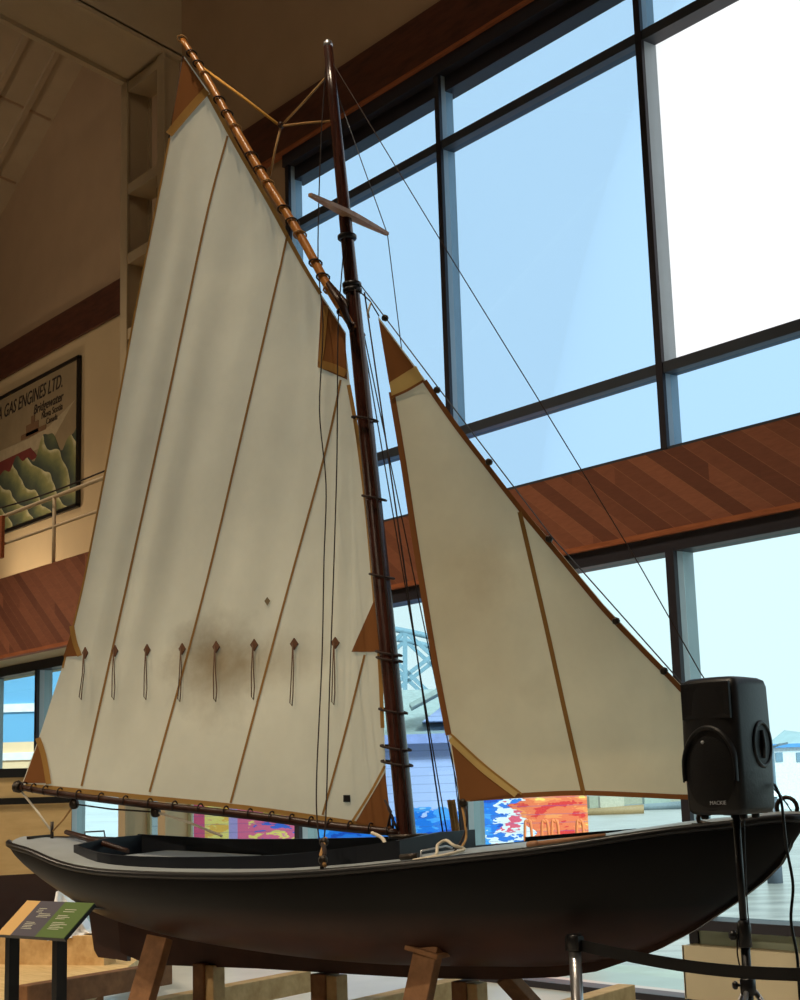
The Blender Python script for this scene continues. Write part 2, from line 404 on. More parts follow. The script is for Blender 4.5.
# sloping ceiling left of the portal frame, made of panels with battens
m_r = .20
def ceilp(x, t): return np.array([x, YR - t, gz(x) + m_r * t])
struct(MB().add([ceilp(XL, -.2), ceilp(-18.9, -.2), ceilp(-18.9, 18.5), ceilp(XL, 18.5),
                 ceilp(XL, -.2) + (0, 0, .2), ceilp(-18.9, -.2) + (0, 0, .2), ceilp(-18.9, 18.5) + (0, 0, .2), ceilp(XL, 18.5) + (0, 0, .2)],
                [(0, 1, 2, 3), (4, 5, 6, 7), (0, 1, 5, 4), (2, 3, 7, 6), (1, 2, 6, 5), (0, 3, 7, 4)]).build('ceiling', MT['ceil']))
bat = MB()
for t in (.55, 1.15, 2.2, 3.4):
    bat.bar(ceilp(XL + .5, t), ceilp(-19.2, t), .10, .16)
trim(bat, MT['ceil'])
bat = MB()
for k, x in enumerate(np.arange(-31.5, -20, 1.55)):
    bat.bar(ceilp(x, .05), ceilp(x, 8), .04, .07)
trim(bat, MT['wall'])
struct(MB().box((-19.0, YB, 16.2), (-18.9, YW + .2, 21.8)).build('wall_clerestory', MT['wall']))
# main ceiling to the right
struct(MB().add([(-19, YW + .3, 17.2), (XR, YW + .3, 17.2), (XR, YB, 18.6), (-19, YB, 18.6), (-19, YW + .3, 17.4), (XR, YW + .3, 17.4), (XR, YB, 18.8), (-19, YB, 18.8)],
                [(0, 1, 2, 3), (4, 5, 6, 7), (0, 1, 5, 4), (2, 3, 7, 6), (1, 2, 6, 5), (0, 3, 7, 4)]).build('ceiling_main', MT['ceil']))
# portal frame column + rafter
YC = 10.2
cl, cr = onY(120.5, 200, YC), onY(164, 200, YC)
ct = onY(123, 84, YC)
xa, xb, zt = cl[0], cr[0], ct[2]
colm = MB()
for x in (xa, xb - .2):                                # two I-section legs
    colm.box((x, YC, 0), (x + .2, YC + .03, zt)); colm.box((x, YC + .39, 0), (x + .2, YC + .42, zt)); colm.box((x + .08, YC + .03, 0), (x + .12, YC + .39, zt))
for py in (84, 186, 255, 330, 410):
    z = onY(124, py, YC)[2]
    colm.box((xa + .2, YC + .02, z - .16), (xb - .14, YC + .42, z))
trim(colm, MT['steel_cream'])
best = None
for mm in np.arange(.0, .8, .01):
    p = np.array([xa, YC, zt]); q = p + np.array([0, -1.5, 1.5 * mm]) - EYE; c = RM.T @ q
    c0 = RM.T @ (p - EYE); s0 = ((500 - FPX * c[1] / c[2]) - (500 - FPX * c0[1] / c0[2])) / ((400 + FPX * c[0] / c[2]) - (400 + FPX * c0[0] / c0[2]))
    if best is None or abs(s0 - .52) < best[0]: best = (abs(s0 - .52), mm)
mm = best[1]
rf = MB()
def rp(x, t, dz): return np.array([x, YC + .45 - t, zt + mm * (t - .45) + dz])
for (a, b, d0, d1) in ((xa, xb, .07, 1.7), (xa, xa + .12, 0, .1), (xb - .08, xb, 0, .1)):
    v = [rp(a, 0, d0), rp(b, 0, d0), rp(b, 12, d0), rp(a, 12, d0), rp(a, 0, d1), rp(b, 0, d1), rp(b, 12, d1), rp(a, 12, d1)]
    rf.add(v, [(0, 1, 2, 3), (4, 5, 6, 7), (0, 1, 5, 4), (2, 3, 7, 6), (1, 2, 6, 5), (0, 3, 7, 4)])
trim(rf, MT['steel_cream'])

# balcony railing
yr = 9.16
pa, pb = onY(0, 519, yr), onY(100, 478, yr)
zr = .5 * (pa[2] + pb[2])
rl = thing('railing', (-21, yr, zf1), 'pale metal balcony railing in front of the framed poster', 'railing')
MB().tube([(XL + 1, yr, zr), (-17.8, yr, zr)], .03).build('top_rail', MT['steel_cream'], rl)
MB().tube([(XL + 1, yr, zr - .42), (-17.8, yr, zr - .42)], .022).build('middle_rail', MT['steel_cream'], rl)
xp = onY(54, 530, yr)[0]
for k in range(-3, 2):
    x = xp + 2.3 * k
    if x > -17.8 or x < XL + 1: continue
    MB().tube([(x, yr, zf1), (x, yr, zr)], .028).build('post', MT['steel_cream'], rl)
e0 = onY(2, 512, yr - .06)
MB().box((e0[0] - .25, yr - .1, zf1 + .3), (e0[0] + .09, yr - .05, zr - .02)).build('wooden_panel', MT['trimwood'], rl, label='brown wooden panel fixed to the rail')
MB().tube(smoothline([(XL + 1, yr - .15, zr + .34), (-24, yr - .15, zr + .20), (-20.0, yr - .15, zr + .03), (-17.7, yr - .15, zr + .02)], 6), .012).build('cable', MT['ropedark'], rl)

# poster on the recessed wall
yp = YR - .05
tr, br = onY(79, 357, yp), onY(79, 505, yp)
px1, pz1, pz0 = tr[0], tr[2], br[2]
px0 = px1 - 5.4
po = thing('poster', (px1 - 2.7, yp, pz0), 'large framed vintage advertisement of a ship in green waves, on the upper left wall', 'poster')
W, Hh = px1 - px0, pz1 - pz0
MT['paper'] = plain('aged_poster_paper', lin((150, 130, 98)), .8, 0, .1, 2)
MB().box((px0, yp - .005, pz0), (px1, yp + .03, pz1)).build('print', MT['paper'], po)
f = MB()
for lo, hi in (((px0 - .03, pz0 - .03), (px1 + .03, pz0 + .03)), ((px0 - .03, pz1 - .03), (px1 + .03, pz1 + .03)), ((px0 - .03, pz0), (px0 + .03, pz1)), ((px1 - .03, pz0), (px1 + .03, pz1))):
    f.box((lo[0], yp - .03, lo[1]), (hi[0], yp + .035, hi[1]))
f.build('frame', MT['black'], po)
def wavemat():
    m, nt, out = newmat('painted_waves')
    v = coords(nt, 'Object', (1, 1, 1.5))
    w = N(nt, 'ShaderNodeTexWave', wave_type='BANDS', bands_direction='DIAGONAL', wave_profile='SAW'); nt.links.new(v, w.inputs[0])
    w.inputs['Scale'].default_value = .75; w.inputs['Distortion'].default_value = 6.5; w.inputs['Detail'].default_value = 2; w.inputs['Detail Scale'].default_value = .9
    n1 = noise(nt, v, 3.2, 5, .6)
    k = mathn(nt, 'ADD', mathn(nt, 'MULTIPLY', w.outputs['Fac'], .7), mathn(nt, 'MULTIPLY', n1, .42))
    col = ramp(nt, k, [(.12, lin((50, 58, 56))), (.4, lin((78, 86, 66))), (.6, lin((112, 116, 76))), (.8, lin((150, 146, 92))), (.93, lin((206, 198, 156)))])
    pbsdf(nt, out, col, .8); return m
sea = []
for t in np.linspace(0, 1, 60):
    x = px0 + .06 + (W - .12) * t
    h = .50 + .035 * math.sin(t * 26) + .025 * math.sin(t * 61 + 1) + .10 * math.exp(-((t - .77) / .07) ** 2) * 1.0 + .07 * (t > .9) * (t - .9) * 8
    sea.append((x, yp - .012, pz0 + Hh * (h - .04)))
MB().prism([(px1 - .06, yp - .012, pz0 + .05), (px0 + .06, yp - .012, pz0 + .05)] + sea, (0, .004, 0)).build('painted_sea', wavemat(), po)
hull2 = [(px0 + .1, .62), (px0 + W * .62, .60), (px1 - W * .22, .62), (px1 - W * .02, .72), (px1 - W * .04, .70), (px1 - W * .20, .50), (px0 + .1, .48)]
MB().prism([(x, yp - .010, pz0 + Hh * h) for x, h in hull2], (0, .003, 0)).build('painted_ship', plain('ship_white', lin((178, 160, 128)), .8), po)
MB().prism([(x, yp - .0105, pz0 + Hh * h) for x, h in ((px0 + .1, .52), (px1 - W * .36, .53), (px1 - W * .30, .44), (px0 + .1, .40))], (0, .003, 0)).build('painted_boot_topping', plain('ship_red', lin((112, 44, 38)), .8), po)
hs = MB()
for x, w, h0, h1 in ((.60, .10, .62, .70), (.56, .2, .61, .645), (.64, .03, .70, .75)):
    hs.box((px0 + W * x, yp - .013, pz0 + Hh * h0), (px0 + W * (x + w), yp - .006, pz0 + Hh * h1))
hs.build('painted_wheelhouse', plain('ship_cabin', lin((120, 88, 60)), .8), po)
text_mesh('ACADIA GAS ENGINES LTD.', .36, po, 'lettering', (px0 - .14, yp - .012, pz0 + Hh * .835), (1, 0, .012), (0, 0, 1), MT['ink'], .25, sx=.84, right=px1 - .64)
text_mesh('Bridgewater', .25, po, 'lettering', (px1 - 1.85, yp - .012, pz0 + Hh * .755), (1, 0, 0), (0, 0, 1), MT['ink'], .3)
text_mesh('Nova Scotia', .18, po, 'lettering', (px1 - 1.5, yp - .012, pz0 + Hh * .695), (1, 0, 0), (0, 0, 1), MT['ink'], .1)
text_mesh('Canada', .16, po, 'lettering', (px1 - 1.3, yp - .012, pz0 + Hh * .642), (1, 0, 0), (0, 0, 1), MT['ink'], .1)

# ================================================================== THE SAILBOAT
TH = math.radians(33.); KS = 9.5 / 8.2
BV = math.cos(TH) * RT - math.sin(TH) * FW           # towards the bow
AV = math.sin(TH) * RT + math.cos(TH) * FW           # athwart, away from the viewer
M0 = dep(407, 836, 8.2)
HEEL = .03
def bp(s, w, z): return EYE + KS * (np.array([M0[0], M0[1], 0]) + s * BV + w * AV + np.array([0, 0, z]) - EYE)
def bh(s, w, z): return bp(s, w, z + HEEL * w)
def cl_(px, py, w=0.):                               # direction met with the plane at athwart offset w -> (s, z)
    p = on(px, py, M0 + AV * w, AV); q = p - M0; return q @ BV, p[2]
def onboat(px, py, w=0.):
    s, z = cl_(px, py, w); return bp(s, w, z)
boat = thing('sailboat', bp(0, 0, .9), 'dark hulled gaff sloop with cream mainsail and jib set, on timber cradle', 'sailboat')
def part(mb, name, m, par=None, **kw): return mb.build(name, m, par or boat, **kw)

HB = [(-2.83, .12), (-2.78, .17), (-2.65, .26), (-2.4, .38), (-2.15, .475), (-1.9, .545), (-1.4, .645), (-.7, .71), (0, .72), (.6, .66), (1.1, .53), (1.5, .37), (1.8, .22), (2.0, .10), (2.13, .012)]
hb0 = lambda s: interp(s, HB)
SH = []
for x_, y_ in ((32, 853), (65, 866), (97, 872), (130, 874.5), (190, 876.5), (260, 876.5), (330, 873), (390, 867.5), (440, 862), (480, 857.5), (540, 851), (618, 839.5), (670, 832), (735, 825), (780, 819.5)):
    s_ = 0.
    for _ in range(12):
        s_n, z_n = cl_(x_, y_, -hb0(s_)); s_ = .5 * s_ + .5 * s_n
    SH.append((s_, z_n + HEEL * hb0(s_)))
SH = [(-2.83, cl_(20, 845)[1] + .02)] + [q for q in SH if -2.8 < q[0] < 2.08] + [(2.13, cl_(797, 819)[1])]
BB = [(-2.83, 1.60), (-2.65, 1.515), (-2.4, 1.40), (-2.2, 1.325), (-2.0, 1.25), (-1.5, 1.15), (-.8, 1.08), (0, 1.045)]
for s_, up__ in ((.5, .07), (.9, .05), (1.2, .03), (1.45, .02), (1.65, .015), (1.8, .012), (1.92, .012), (2.02, .012)):
    BB.append((s_, interp(s_, [cl_(x, y) for x, y in ((420, 977.5), (500, 979), (560, 976.5), (598, 971), (640, 957), (660, 949), (696, 930), (738, 902), (765, 881), (782, 864), (791, 847), (797, 826))]) + up__))
BB.append((2.13, 1.70))
def spl(tab):
    xs = np.array([a for a, _ in tab]); ys = np.array([b for _, b in tab])
    d = np.gradient(ys, xs)
    def fn(x):
        i = int(np.clip(np.searchsorted(xs, x) - 1, 0, len(xs) - 2)); h = xs[i + 1] - xs[i]; t = min(max((x - xs[i]) / h, 0), 1)
        return float((2 * t**3 - 3 * t**2 + 1) * ys[i] + (t**3 - 2 * t**2 + t) * h * d[i] + (-2 * t**3 + 3 * t**2) * ys[i + 1] + (t**3 - t**2) * h * d[i + 1])
    return fn
shf, hbf, bbf = spl(SH), spl(HB), spl(BB)
SS = np.concatenate([np.linspace(-2.83, -2.3, 10), np.linspace(-2.2, 1.3, 30), np.linspace(1.38, 2.13, 14)])
NU = 14
rows = []
for s in SS:
    zs, zk, B = shf(s), bbf(s), max(hbf(s), .01)
    e = interp(s, [(-2.9, 1.0), (-1.8, 1.0), (0, .8), (1.0, 1.05), (2.13, 1.35)])
    half = []
    for k in range(NU + 1):
        u = k / NU * PI / 2
        half.append((B * math.sin(u) ** e, zk + (zs - zk) * (1 - math.cos(u)) ** interp(s, [(-2.9, 1.), (0, 1.05), (2.1, .9)])))
    row = [bh(s, -w, z) for w, z in half[::-1]] + [bh(s, w, z) for w, z in half[1:]]
    rows.append(row)
zl = bp(0, 0, 1.27)[2]
MT['hull'] = hullmat(zl, .10)
hb = MB().loft(rows); n_ = len(rows[0])
hb.add(rows[0], [tuple(range(n_))], 0, False)
part(hb, 'hull', MT['hull'])
# keel plank, deadwood, stem
kpix = [cl_(x, y) for x, y in ((150, 964), (260, 968), (420, 977.5), (500, 979), (560, 976.5), (598, 971), (640, 957), (660, 949), (696, 930), (738, 902), (765, 881), (782, 864), (791, 847), (797, 826))]
kp = [(-2.03, 1.26), (-2.0, 1.03)] + kpix + [(kpix[-1][0] + .01, kpix[-1][1] + .03)]
KZ = lambda s_: interp(s_, kpix)
kt = [(min(s, 2.12) - (.03 if s > 1.7 else 0), bbf(min(s, 2.1)) + .05) for s, z in kp[:-1]] + [(kp[-1][0] - .05, kp[-1][1])]
part(MB().loft([[bh(s, -.022, z), bh(s, .022, z), bh(s2, .022, z2), bh(s2, -.022, z2)] for (s, z), (s2, z2) in zip(kp, kt)], smooth=False, closed=True), 'keel', MT['hull'])
# rubbing strake along both sheers
for sd in (-1, 1):
    part(MB().tube([bh(s, sd * (hbf(s) + .008), shf(s) + .004) for s in SS], .02 * KS, 6), 'rubbing_strake', MT['black'])
# deck with cockpit opening
C0, C1 = -2.13, .17
def cw_(s):                                           # half-width of the coaming
    if s < C0 or s > C1: return 0.
    return interp(s, [(C0, .26), (-1.8, .38), (-1.2, .45), (-.4, .46), (0, .40), (C1, .35)])
dk = MB()
def dz(s, w): B = max(hbf(s), .02); return shf(s) + .03 * (1 - (w / B) ** 2) + .003
secs = [s for s in SS if s < C0 - .02] + [C0]
for sd in (0,):
    dk.loft([[bh(s, hbf(s) * t, dz(s, hbf(s) * t)) for t in np.linspace(-1, 1, 11)] for s in secs])
    secs2 = [C1] + [s for s in SS if s > C1 + .02]
    dk.loft([[bh(s, hbf(s) * t, dz(s, hbf(s) * t)) for t in np.linspace(-1, 1, 11)] for s in secs2])
    mid = [C0] + [s for s in SS if C0 + .02 < s < C1 - .02] + [C1]
    for sg in (-1, 1):
        dk.loft([[bh(s, sg * w, dz(s, w)) for w in np.linspace(max(cw_(s), .01), hbf(s), 5)] for s in mid])
part(dk, 'deck', MT['deck'])
# coaming boards
out = [(s, -cw_(s)) for s in mid] ; out2 = [(s, cw_(s)) for s in mid]
def board(line, h, name, th=.018):
    r = []
    for s, w in line:
        i = 1 if w > 0 else -1
        zb = dz(s, w) - .10; zt_ = dz(s, w) + interp(s, [(-2.2, .04), (-1.9, .05), (-.5, .065), (.17, .09)] if w < 0 else [(-2.2, .06), (-1.9, .085), (-.5, .09), (.17, .095)]) + h
        r.append([bh(s, w, zb), bh(s, w + i * th, zb), bh(s, w + i * th, zt_), bh(s, w, zt_)])
    m = MB().loft(r, smooth=False, closed=True); m.add(r[0], [(0, 1, 2, 3)]); m.add(r[-1], [(0, 1, 2, 3)])
    return part(m, name, MT['navy'])
board(out, 0, 'coaming'); board(out2, 0, 'coaming')
for s_, hh, hf in ((C0, dz(C0, .26) + .04, dz(C0, .26) + .06), (C1, dz(C1, .35) + .09, dz(C1, .35) + .095)):
    w = cw_(s_) + .018
    part(MB().prism([bh(s_, -w, dz(s_, w) - .1), bh(s_, w, dz(s_, w) - .1), bh(s_, w, hf), bh(s_, 0, .5 * (hh + hf) + .012), bh(s_, -w, hh)], .025 * KS * BV), 'coaming', MT['navy'])
part(MB().loft([[bh(s, -cw_(s) - .1, 1.33), bh(s, cw_(s) + .1, 1.33)] for s in mid]), 'cockpit_sole', MT['deck'])
part(MB().loft([[bh(s, cw_(s) - .24, shf(s) - .04), bh(s, cw_(s) - .005, shf(s) - .04), bh(s, cw_(s) - .005, shf(s) - .07), bh(s, cw_(s) - .24, shf(s) - .07)] for s in mid if -1.9 < s < -.9], smooth=False, closed=True), 'seat', MT['deck'])
part(MB().prism([bh(-1.95, -.34, shf(-1.95) - .0), bh(-1.95, .34, shf(-1.95)), bh(-1.3, .42, shf(-1.3)), bh(-1.45, -.40, shf(-1.4))], (0, 0, .02)), 'thwart', MT['deck'])
part(MB().prism([bh(-.62, -.45, 1.46), bh(-.62, .45, 1.46), bh(-.42, .45, 1.46), bh(-.42, -.45, 1.46)], (0, 0, .03)), 'thwart', MT['deck'])
# rudder and tiller
ru = [cl_(*p) for p in ((90, 908), (127, 912), (129, 961), (118, 959), (100, 957), (96, 950))]
part(MB().prism([bp(s, -.016, z) for s, z in ru], .032 * KS * AV), 'rudder', MT['antifoul'])
t0, t1 = bh(*(cl_(66, 832)[0], 0, cl_(66, 832)[1])), onboat(128, 851, -.1)
tl = MB().tube([t0, .6 * t0 + .4 * t1, t1], [.017, .024, .016], 8)
part(tl, 'tiller', MT['boomwood'])
sp_, zp_ = cl_(52, 832)
hz = MB().bar(bh(sp_ - .1, -.1, dz(sp_, 0) + .01), bh(sp_ - .1, .1, dz(sp_, 0) + .01), .03, .02)
hz.tube([bh(sp_, -.0, dz(sp_, 0)), bh(sp_, 0, dz(sp_, 0) + .10)], .012, 8)
part(hz, 'sheet_horse', MT['bronze'])
rail_ = [onboat(85, 838, .3), onboat(85, 832, .3), onboat(104, 831, .3), onboat(105, 837, .3)]
part(MB().tube(rail_, .006, 6), 'hand_rail', MT['wire'])

# ---- mast, spars
mt_ = cl_(328, 46); ms = lambda z: interp(z, [(1.3, .03), (1.67, 0.), (mt_[1], mt_[0])])
zz = np.linspace(1.36, mt_[1], 16)
mast = part(MB().tube([bp(ms(z), 0, z) for z in zz], [KS * interp(z, [(1.3, .05), (2.5, .05), (4.5, .042), (mt_[1], .027)]) for z in zz], 16), 'mast', MT['mast'])
part(MB().lathe(bp(ms(mt_[1]), 0, mt_[1]), [(.022, -.02), (.034, 0), (.03, .03), (.012, .045)], 12), 'masthead_cap', MT['steel'], mast)
def mz(py):                                           # height on the mast at a photo row
    zs = np.linspace(1.4, mt_[1], 300); best = min(zs, key=lambda z: abs(projy(bp(ms(z), 0, z)) - py)); return best
def proj(p):
    c = RM.T @ (np.array(p) - EYE); return 400 + FPX * c[0] / c[2], 500 - FPX * c[1] / c[2]
def projy(p): return proj(p)[1]
zsp = mz(217)
spr = MB(); L = .385
tt = np.linspace(-1, 1, 13)
r = []
for t in tt:
    hw = .030 * (1 - .62 * abs(t) ** 1.4); hh = .015 * (1 - .4 * abs(t)); c = (ms(zsp) + .035, t * L, zsp + .0)
    r.append([bp(c[0] - hw, c[1], c[2] - hh), bp(c[0] + hw, c[1], c[2] - hh), bp(c[0] + hw, c[1], c[2] + hh), bp(c[0] - hw, c[1], c[2] + hh)])
spr.loft(r, smooth=False, closed=True); spr.add(r[0], [(0, 1, 2, 3)]); spr.add(r[-1], [(0, 1, 2, 3)])
part(spr, 'spreader', MT['spreader'], mast)
for py in (238, 284, 291):
    z = mz(py); part(MB().lathe(bp(ms(z), 0, z), [(.05 * KS, -.018), (.056 * KS, -.008), (.056 * KS, .008), (.05 * KS, .018)], 14), 'mast_band', MT['black'], mast)
# gaff
def line_px(pts, w=0.): return [onboat(x, y, w) for x, y in pts]
gp = smoothline(line_px([(182, 39), (205, 75), (235, 128), (268, 184), (300, 235), (330, 290), (353, 328)], -.05), 4)
ng = len(gp)
gaff = part(MB().tube(gp, [KS * interp(i / (ng - 1), [(0, .018), (.4, .026), (.85, .026), (1, .02)]) for i in range(ng)], 10), 'gaff', MT['gaff'])
part(MB().tube(line_px([(328, 283), (342, 305), (352, 330), (353, 322)], -.09), [.02, .024, .022, .014], 6), 'gaff_jaw', MT['boomwood'], gaff)
part(MB().tube(line_px([(328, 283), (345, 303), (357, 326), (364, 336)], .06), [.02, .024, .022, .014], 6), 'gaff_jaw', MT['boomwood'], gaff)
# boom
bo = smoothline(line_px([(18, 787), (60, 794), (150, 805), (250, 815.5), (330, 826), (402, 833)], -.02), 4); nb = len(bo)
boom = part(MB().tube(bo, [KS * interp(i / (nb - 1), [(0, .018), (.3, .021), (.8, .024), (1, .02)]) for i in range(nb)], 10), 'boom', MT['boomwood'])
part(MB().lathe(bo[0], [(.03, -.03), (.042, -.02), (.042, .02), (.03, .03)], 10, axis=bo[1] - bo[0]), 'boom_end_band', MT['bronze'], boom)
part(MB().lathe(onboat(408, 836), [(.12, -.012), (.12, .012)], 16), 'boom_saddle', MT['bronze'])

# ---- mainsail
def pl(pts): return np.array([cl_(x, y) for x, y in pts])
LEECH = pl([(22, 784), (40, 735), (62, 668), (80, 596), (95, 522), (108, 455), (121, 385), (135, 310), (150, 235), (161, 180), (169, 137), (184, 56)])
LUFF = pl([(392, 829), (386, 780), (384, 728), (381, 660), (375, 585), (367, 500), (358, 430), (350, 385), (346, 350), (346, 333)])
FOOT = pl([(22, 784), (60, 788), (150, 797), (240, 807), (320, 818), (360, 825), (392, 829)])
HEAD = pl([(184, 56), (208, 90), (240, 150), (270, 202), (300, 258), (322, 295), (346, 333)])
def along(poly, n):
    d = np.r_[0, np.cumsum(np.linalg.norm(np.diff(poly, axis=0), axis=1))]; t = np.linspace(0, d[-1], n)
    return np.c_[np.interp(t, d, poly[:, 0]), np.interp(t, d, poly[:, 1])]
def zfoot(s): return float(np.interp(s, FOOT[:, 0], FOOT[:, 1]))
def ztop(s):
    tp = np.r_[LEECH, HEAD[1:]]; return float(np.interp(s, tp[:, 0], tp[:, 1]))
lz = LEECH[:, 1]; 
def slee(z): return float(np.interp(z, LEECH[:, 1], LEECH[:, 0]))
hd = HEAD[::-1]; rz = np.r_[LUFF[:, 1], hd[1:, 1]]; rs = np.r_[LUFF[:, 0], hd[1:, 0]]
def sluf(z): return float(np.interp(z, rz, rs))
def wsail(s, z):
    a, b = slee(z), sluf(z); u = min(max((s - a) / max(b - a, .02), 0), 1); wd = b - a
    v = min(max((z - zfoot(s)) / 4.4, 0), 1)
    env = min(1, wd / 1.2)
    w = .13 * env * math.sin(PI * u) ** .9 * min(1, v * 5)
    fold = math.exp(-((u - .16) / .16) ** 2) * 0.010 * math.sin((s * .96 - z * .27) * 24) + .006 * math.sin((s - .25 * z) * 17) * math.sin(PI * u)
    fold += .010 * math.exp(-((u - .9) / .08) ** 2) * math.sin(s * 40 - z * 3)
    return w + fold * min(1, v * 4) * env
NI, NJ = 70, 110
def coons(bottom, top, left, right, ni, nj):
    b, t, l, r_ = along(bottom, ni), along(top, ni), along(left, nj), along(right, nj)
    G = np.zeros((nj, ni, 2))
    for j in range(nj):
        v = j / (nj - 1)
        for i in range(ni):
            u = i / (ni - 1)
            G[j, i] = (1 - v) * b[i] + v * t[i] + (1 - u) * l[j] + u * r_[j] - ((1 - u) * (1 - v) * b[0] + u * (1 - v) * b[-1] + (1 - u) * v * t[0] + u * v * t[-1])
    return G
G = coons(FOOT, HEAD, LEECH, LUFF, NI, NJ)
rows = [[bp(s, wsail(s, z), z) for s, z in G[j]] for j in range(NJ)]
def sailpt(px, py, off=0.):
    w = 0.
    for _ in range(4): s, z = cl_(px, py, w); w = wsail(s, z)
    return bp(s, w - off, z)
def ribbon(mb, pts, width, off, mi, fn, n=40):
    P = [np.array(p, float) for p in pts]
    poly = smoothline([(x, y, 0) for x, y in pts], max(2, n // max(1, len(pts) - 1)))
    for k in range(len(poly) - 1):
        pass
    L_, R_ = [], []
    for k, p in enumerate(poly):
        d = poly[min(k + 1, len(poly) - 1)] - poly[max(k - 1, 0)]; d = d[:2] / (np.linalg.norm(d[:2]) + 1e-9)
        nrm = np.array([-d[1], d[0]]) * width / 2
        L_.append(fn(p[0] + nrm[0], p[1] + nrm[1], off)); R_.append(fn(p[0] - nrm[0], p[1] - nrm[1], off))
    mb.loft([[a, b] for a, b in zip(L_, R_)], mi, True)
st = sailpt(218, 668)
stains = [(st, .50, .46, lin((120, 92, 50)), .6), (sailpt(245, 662), .9, .25, lin((138, 112, 70)), .5), (sailpt(200, 645), .35, .2, lin((120, 94, 56)), .4)]
MT['sail'] = cloth('cream_sailcloth', lin((226, 219, 196)), .47, stains)
MT['tape'] = cloth('tan_tape', lin((146, 110, 64)), .3)
MT['patch'] = cloth('brown_patch_cloth', lin((130, 86, 52)), .2)
MT['band'] = cloth('ochre_band_cloth', lin((166, 128, 74)), .3)
MT['paleband'] = cloth('pale_band_cloth', lin((200, 172, 112)), .3)
MT['jib'] = cloth('jib_sailcloth', lin((226, 214, 182)), .45, [(onboat(450, 600), .6, 1.1, lin((180, 154, 108)), .3), (onboat(480, 570), .25, .3, lin((160, 132, 90)), .35), (onboat(600, 590), .5, .7, lin((186, 162, 118)), .25), (onboat(535, 690), .2, .2, lin((130, 106, 66)), .3)])
ms_ = MB().loft(rows)
O1 = .004
for pts in ([(228, 136), (206, 220), (168, 400), (124, 600), (82, 786)], [(288, 235), (250, 400), (205, 590), (150, 792)],
            [(341, 380), (325, 455), (282, 612), (231, 803)], [(365, 655), (345, 735), (323, 815)]):
    ribbon(ms_, pts, 2.2, O1, 1, sailpt, 60)
ribbon(ms_, [(26, 786), (60, 789), (150, 798), (240, 807), (320, 818), (384, 828)], 5, O1, 2, sailpt, 80)       # foot tape
ribbon(ms_, [(383, 728), (380, 660), (374, 585), (366, 500), (357, 430), (349, 385)], 4, O1, 2, sailpt, 80)       # luff tape
ribbon(ms_, [(209, 95), (240, 152), (270, 204), (300, 259), (321, 294)], 4, O1, 2, sailpt, 60)                   # head tape
ribbon(ms_, [(63, 668), (81, 596), (96, 522), (109, 455), (122, 385), (136, 310), (151, 235), (162, 180), (170, 138)], 2, O1, 2, sailpt, 90)
main = part(ms_, 'mainsail', [MT['sail'], MT['tape'], MT['band']], fixn=False)
def patch(poly, name, m, par, fn, off=.007, sub=9):
    P = [np.array(p, float) for p in poly]; c = sum(P) / len(P); mb = MB()
    vs, fs = [], []
    n = len(P)
    for i in range(n):                                   # each wedge triangulated finely so that it follows the cloth
        a, b = P[i], P[(i + 1) % n]; o = len(vs); idx = {}
        for r in range(sub + 1):
            for q in range(r + 1):
                p = c + (a - c) * (r - q) / sub + (b - c) * q / sub; idx[r, q] = len(vs); vs.append(fn(p[0], p[1], off))
        for r in range(sub):
            for q in range(r + 1):
                fs.append((idx[r, q], idx[r + 1, q], idx[r + 1, q + 1]))
                if q < r: fs.append((idx[r, q], idx[r + 1, q + 1], idx[r, q + 1]))
    mb.add(vs, fs, 0, True); return part(mb, name, m, par, fixn=False)
def band(pts, width, par, fn, name='patch_edge', off=.011, m='band'):
    mb = MB(); ribbon(mb, pts, width, off, 0, fn, 20); return part(mb, name, MT[m], par, fixn=False)
patch([(184, 57), (171, 132), (208, 92)], 'peak_patch', MT['patch'], main, sailpt); band([(170, 135), (190, 111), (208, 91)], 8, main, sailpt)
patch([(322, 297), (346, 334), (348, 380), (318, 367)], 'throat_patch', MT['patch'], main, sailpt)
band([(327, 306), (324, 340), (321, 362)], 5, main, sailpt); band([(320, 364), (334, 368), (347, 374)], 8, main, sailpt)
patch([(386, 772), (392, 828), (356, 823)], 'tack_patch', MT['patch'], main, sailpt); band([(386, 766), (372, 792), (353, 822)], 2.5, main, sailpt)
patch([(375, 600), (380, 652), (352, 652)], 'luff_reef_patch', MT['patch'], main, sailpt)
patch([(73, 630), (79, 656), (64, 657)], 'leech_reef_patch', MT['patch'], main, sailpt); band([(73, 626), (76, 642), (81, 656)], 5, main, sailpt)
patch([(39, 742), (48, 783), (24, 783)], 'clew_patch', MT['patch'], main, sailpt); band([(39, 738), (45, 756), (50, 784)], 5.5, main, sailpt)
patch([(344, 795), (351, 795), (351, 802), (344, 802)], 'maker_mark', MT['black'], main, sailpt, sub=3)
patch([(268, 597), (271, 601), (268, 606), (265, 601)], 'repair_patch', plain('grey_patch', lin((110, 96, 70)), .9), main, sailpt, sub=3)
MT['diamond'] = plain('brown_diamond_patch', lin((92, 58, 34)), .9)
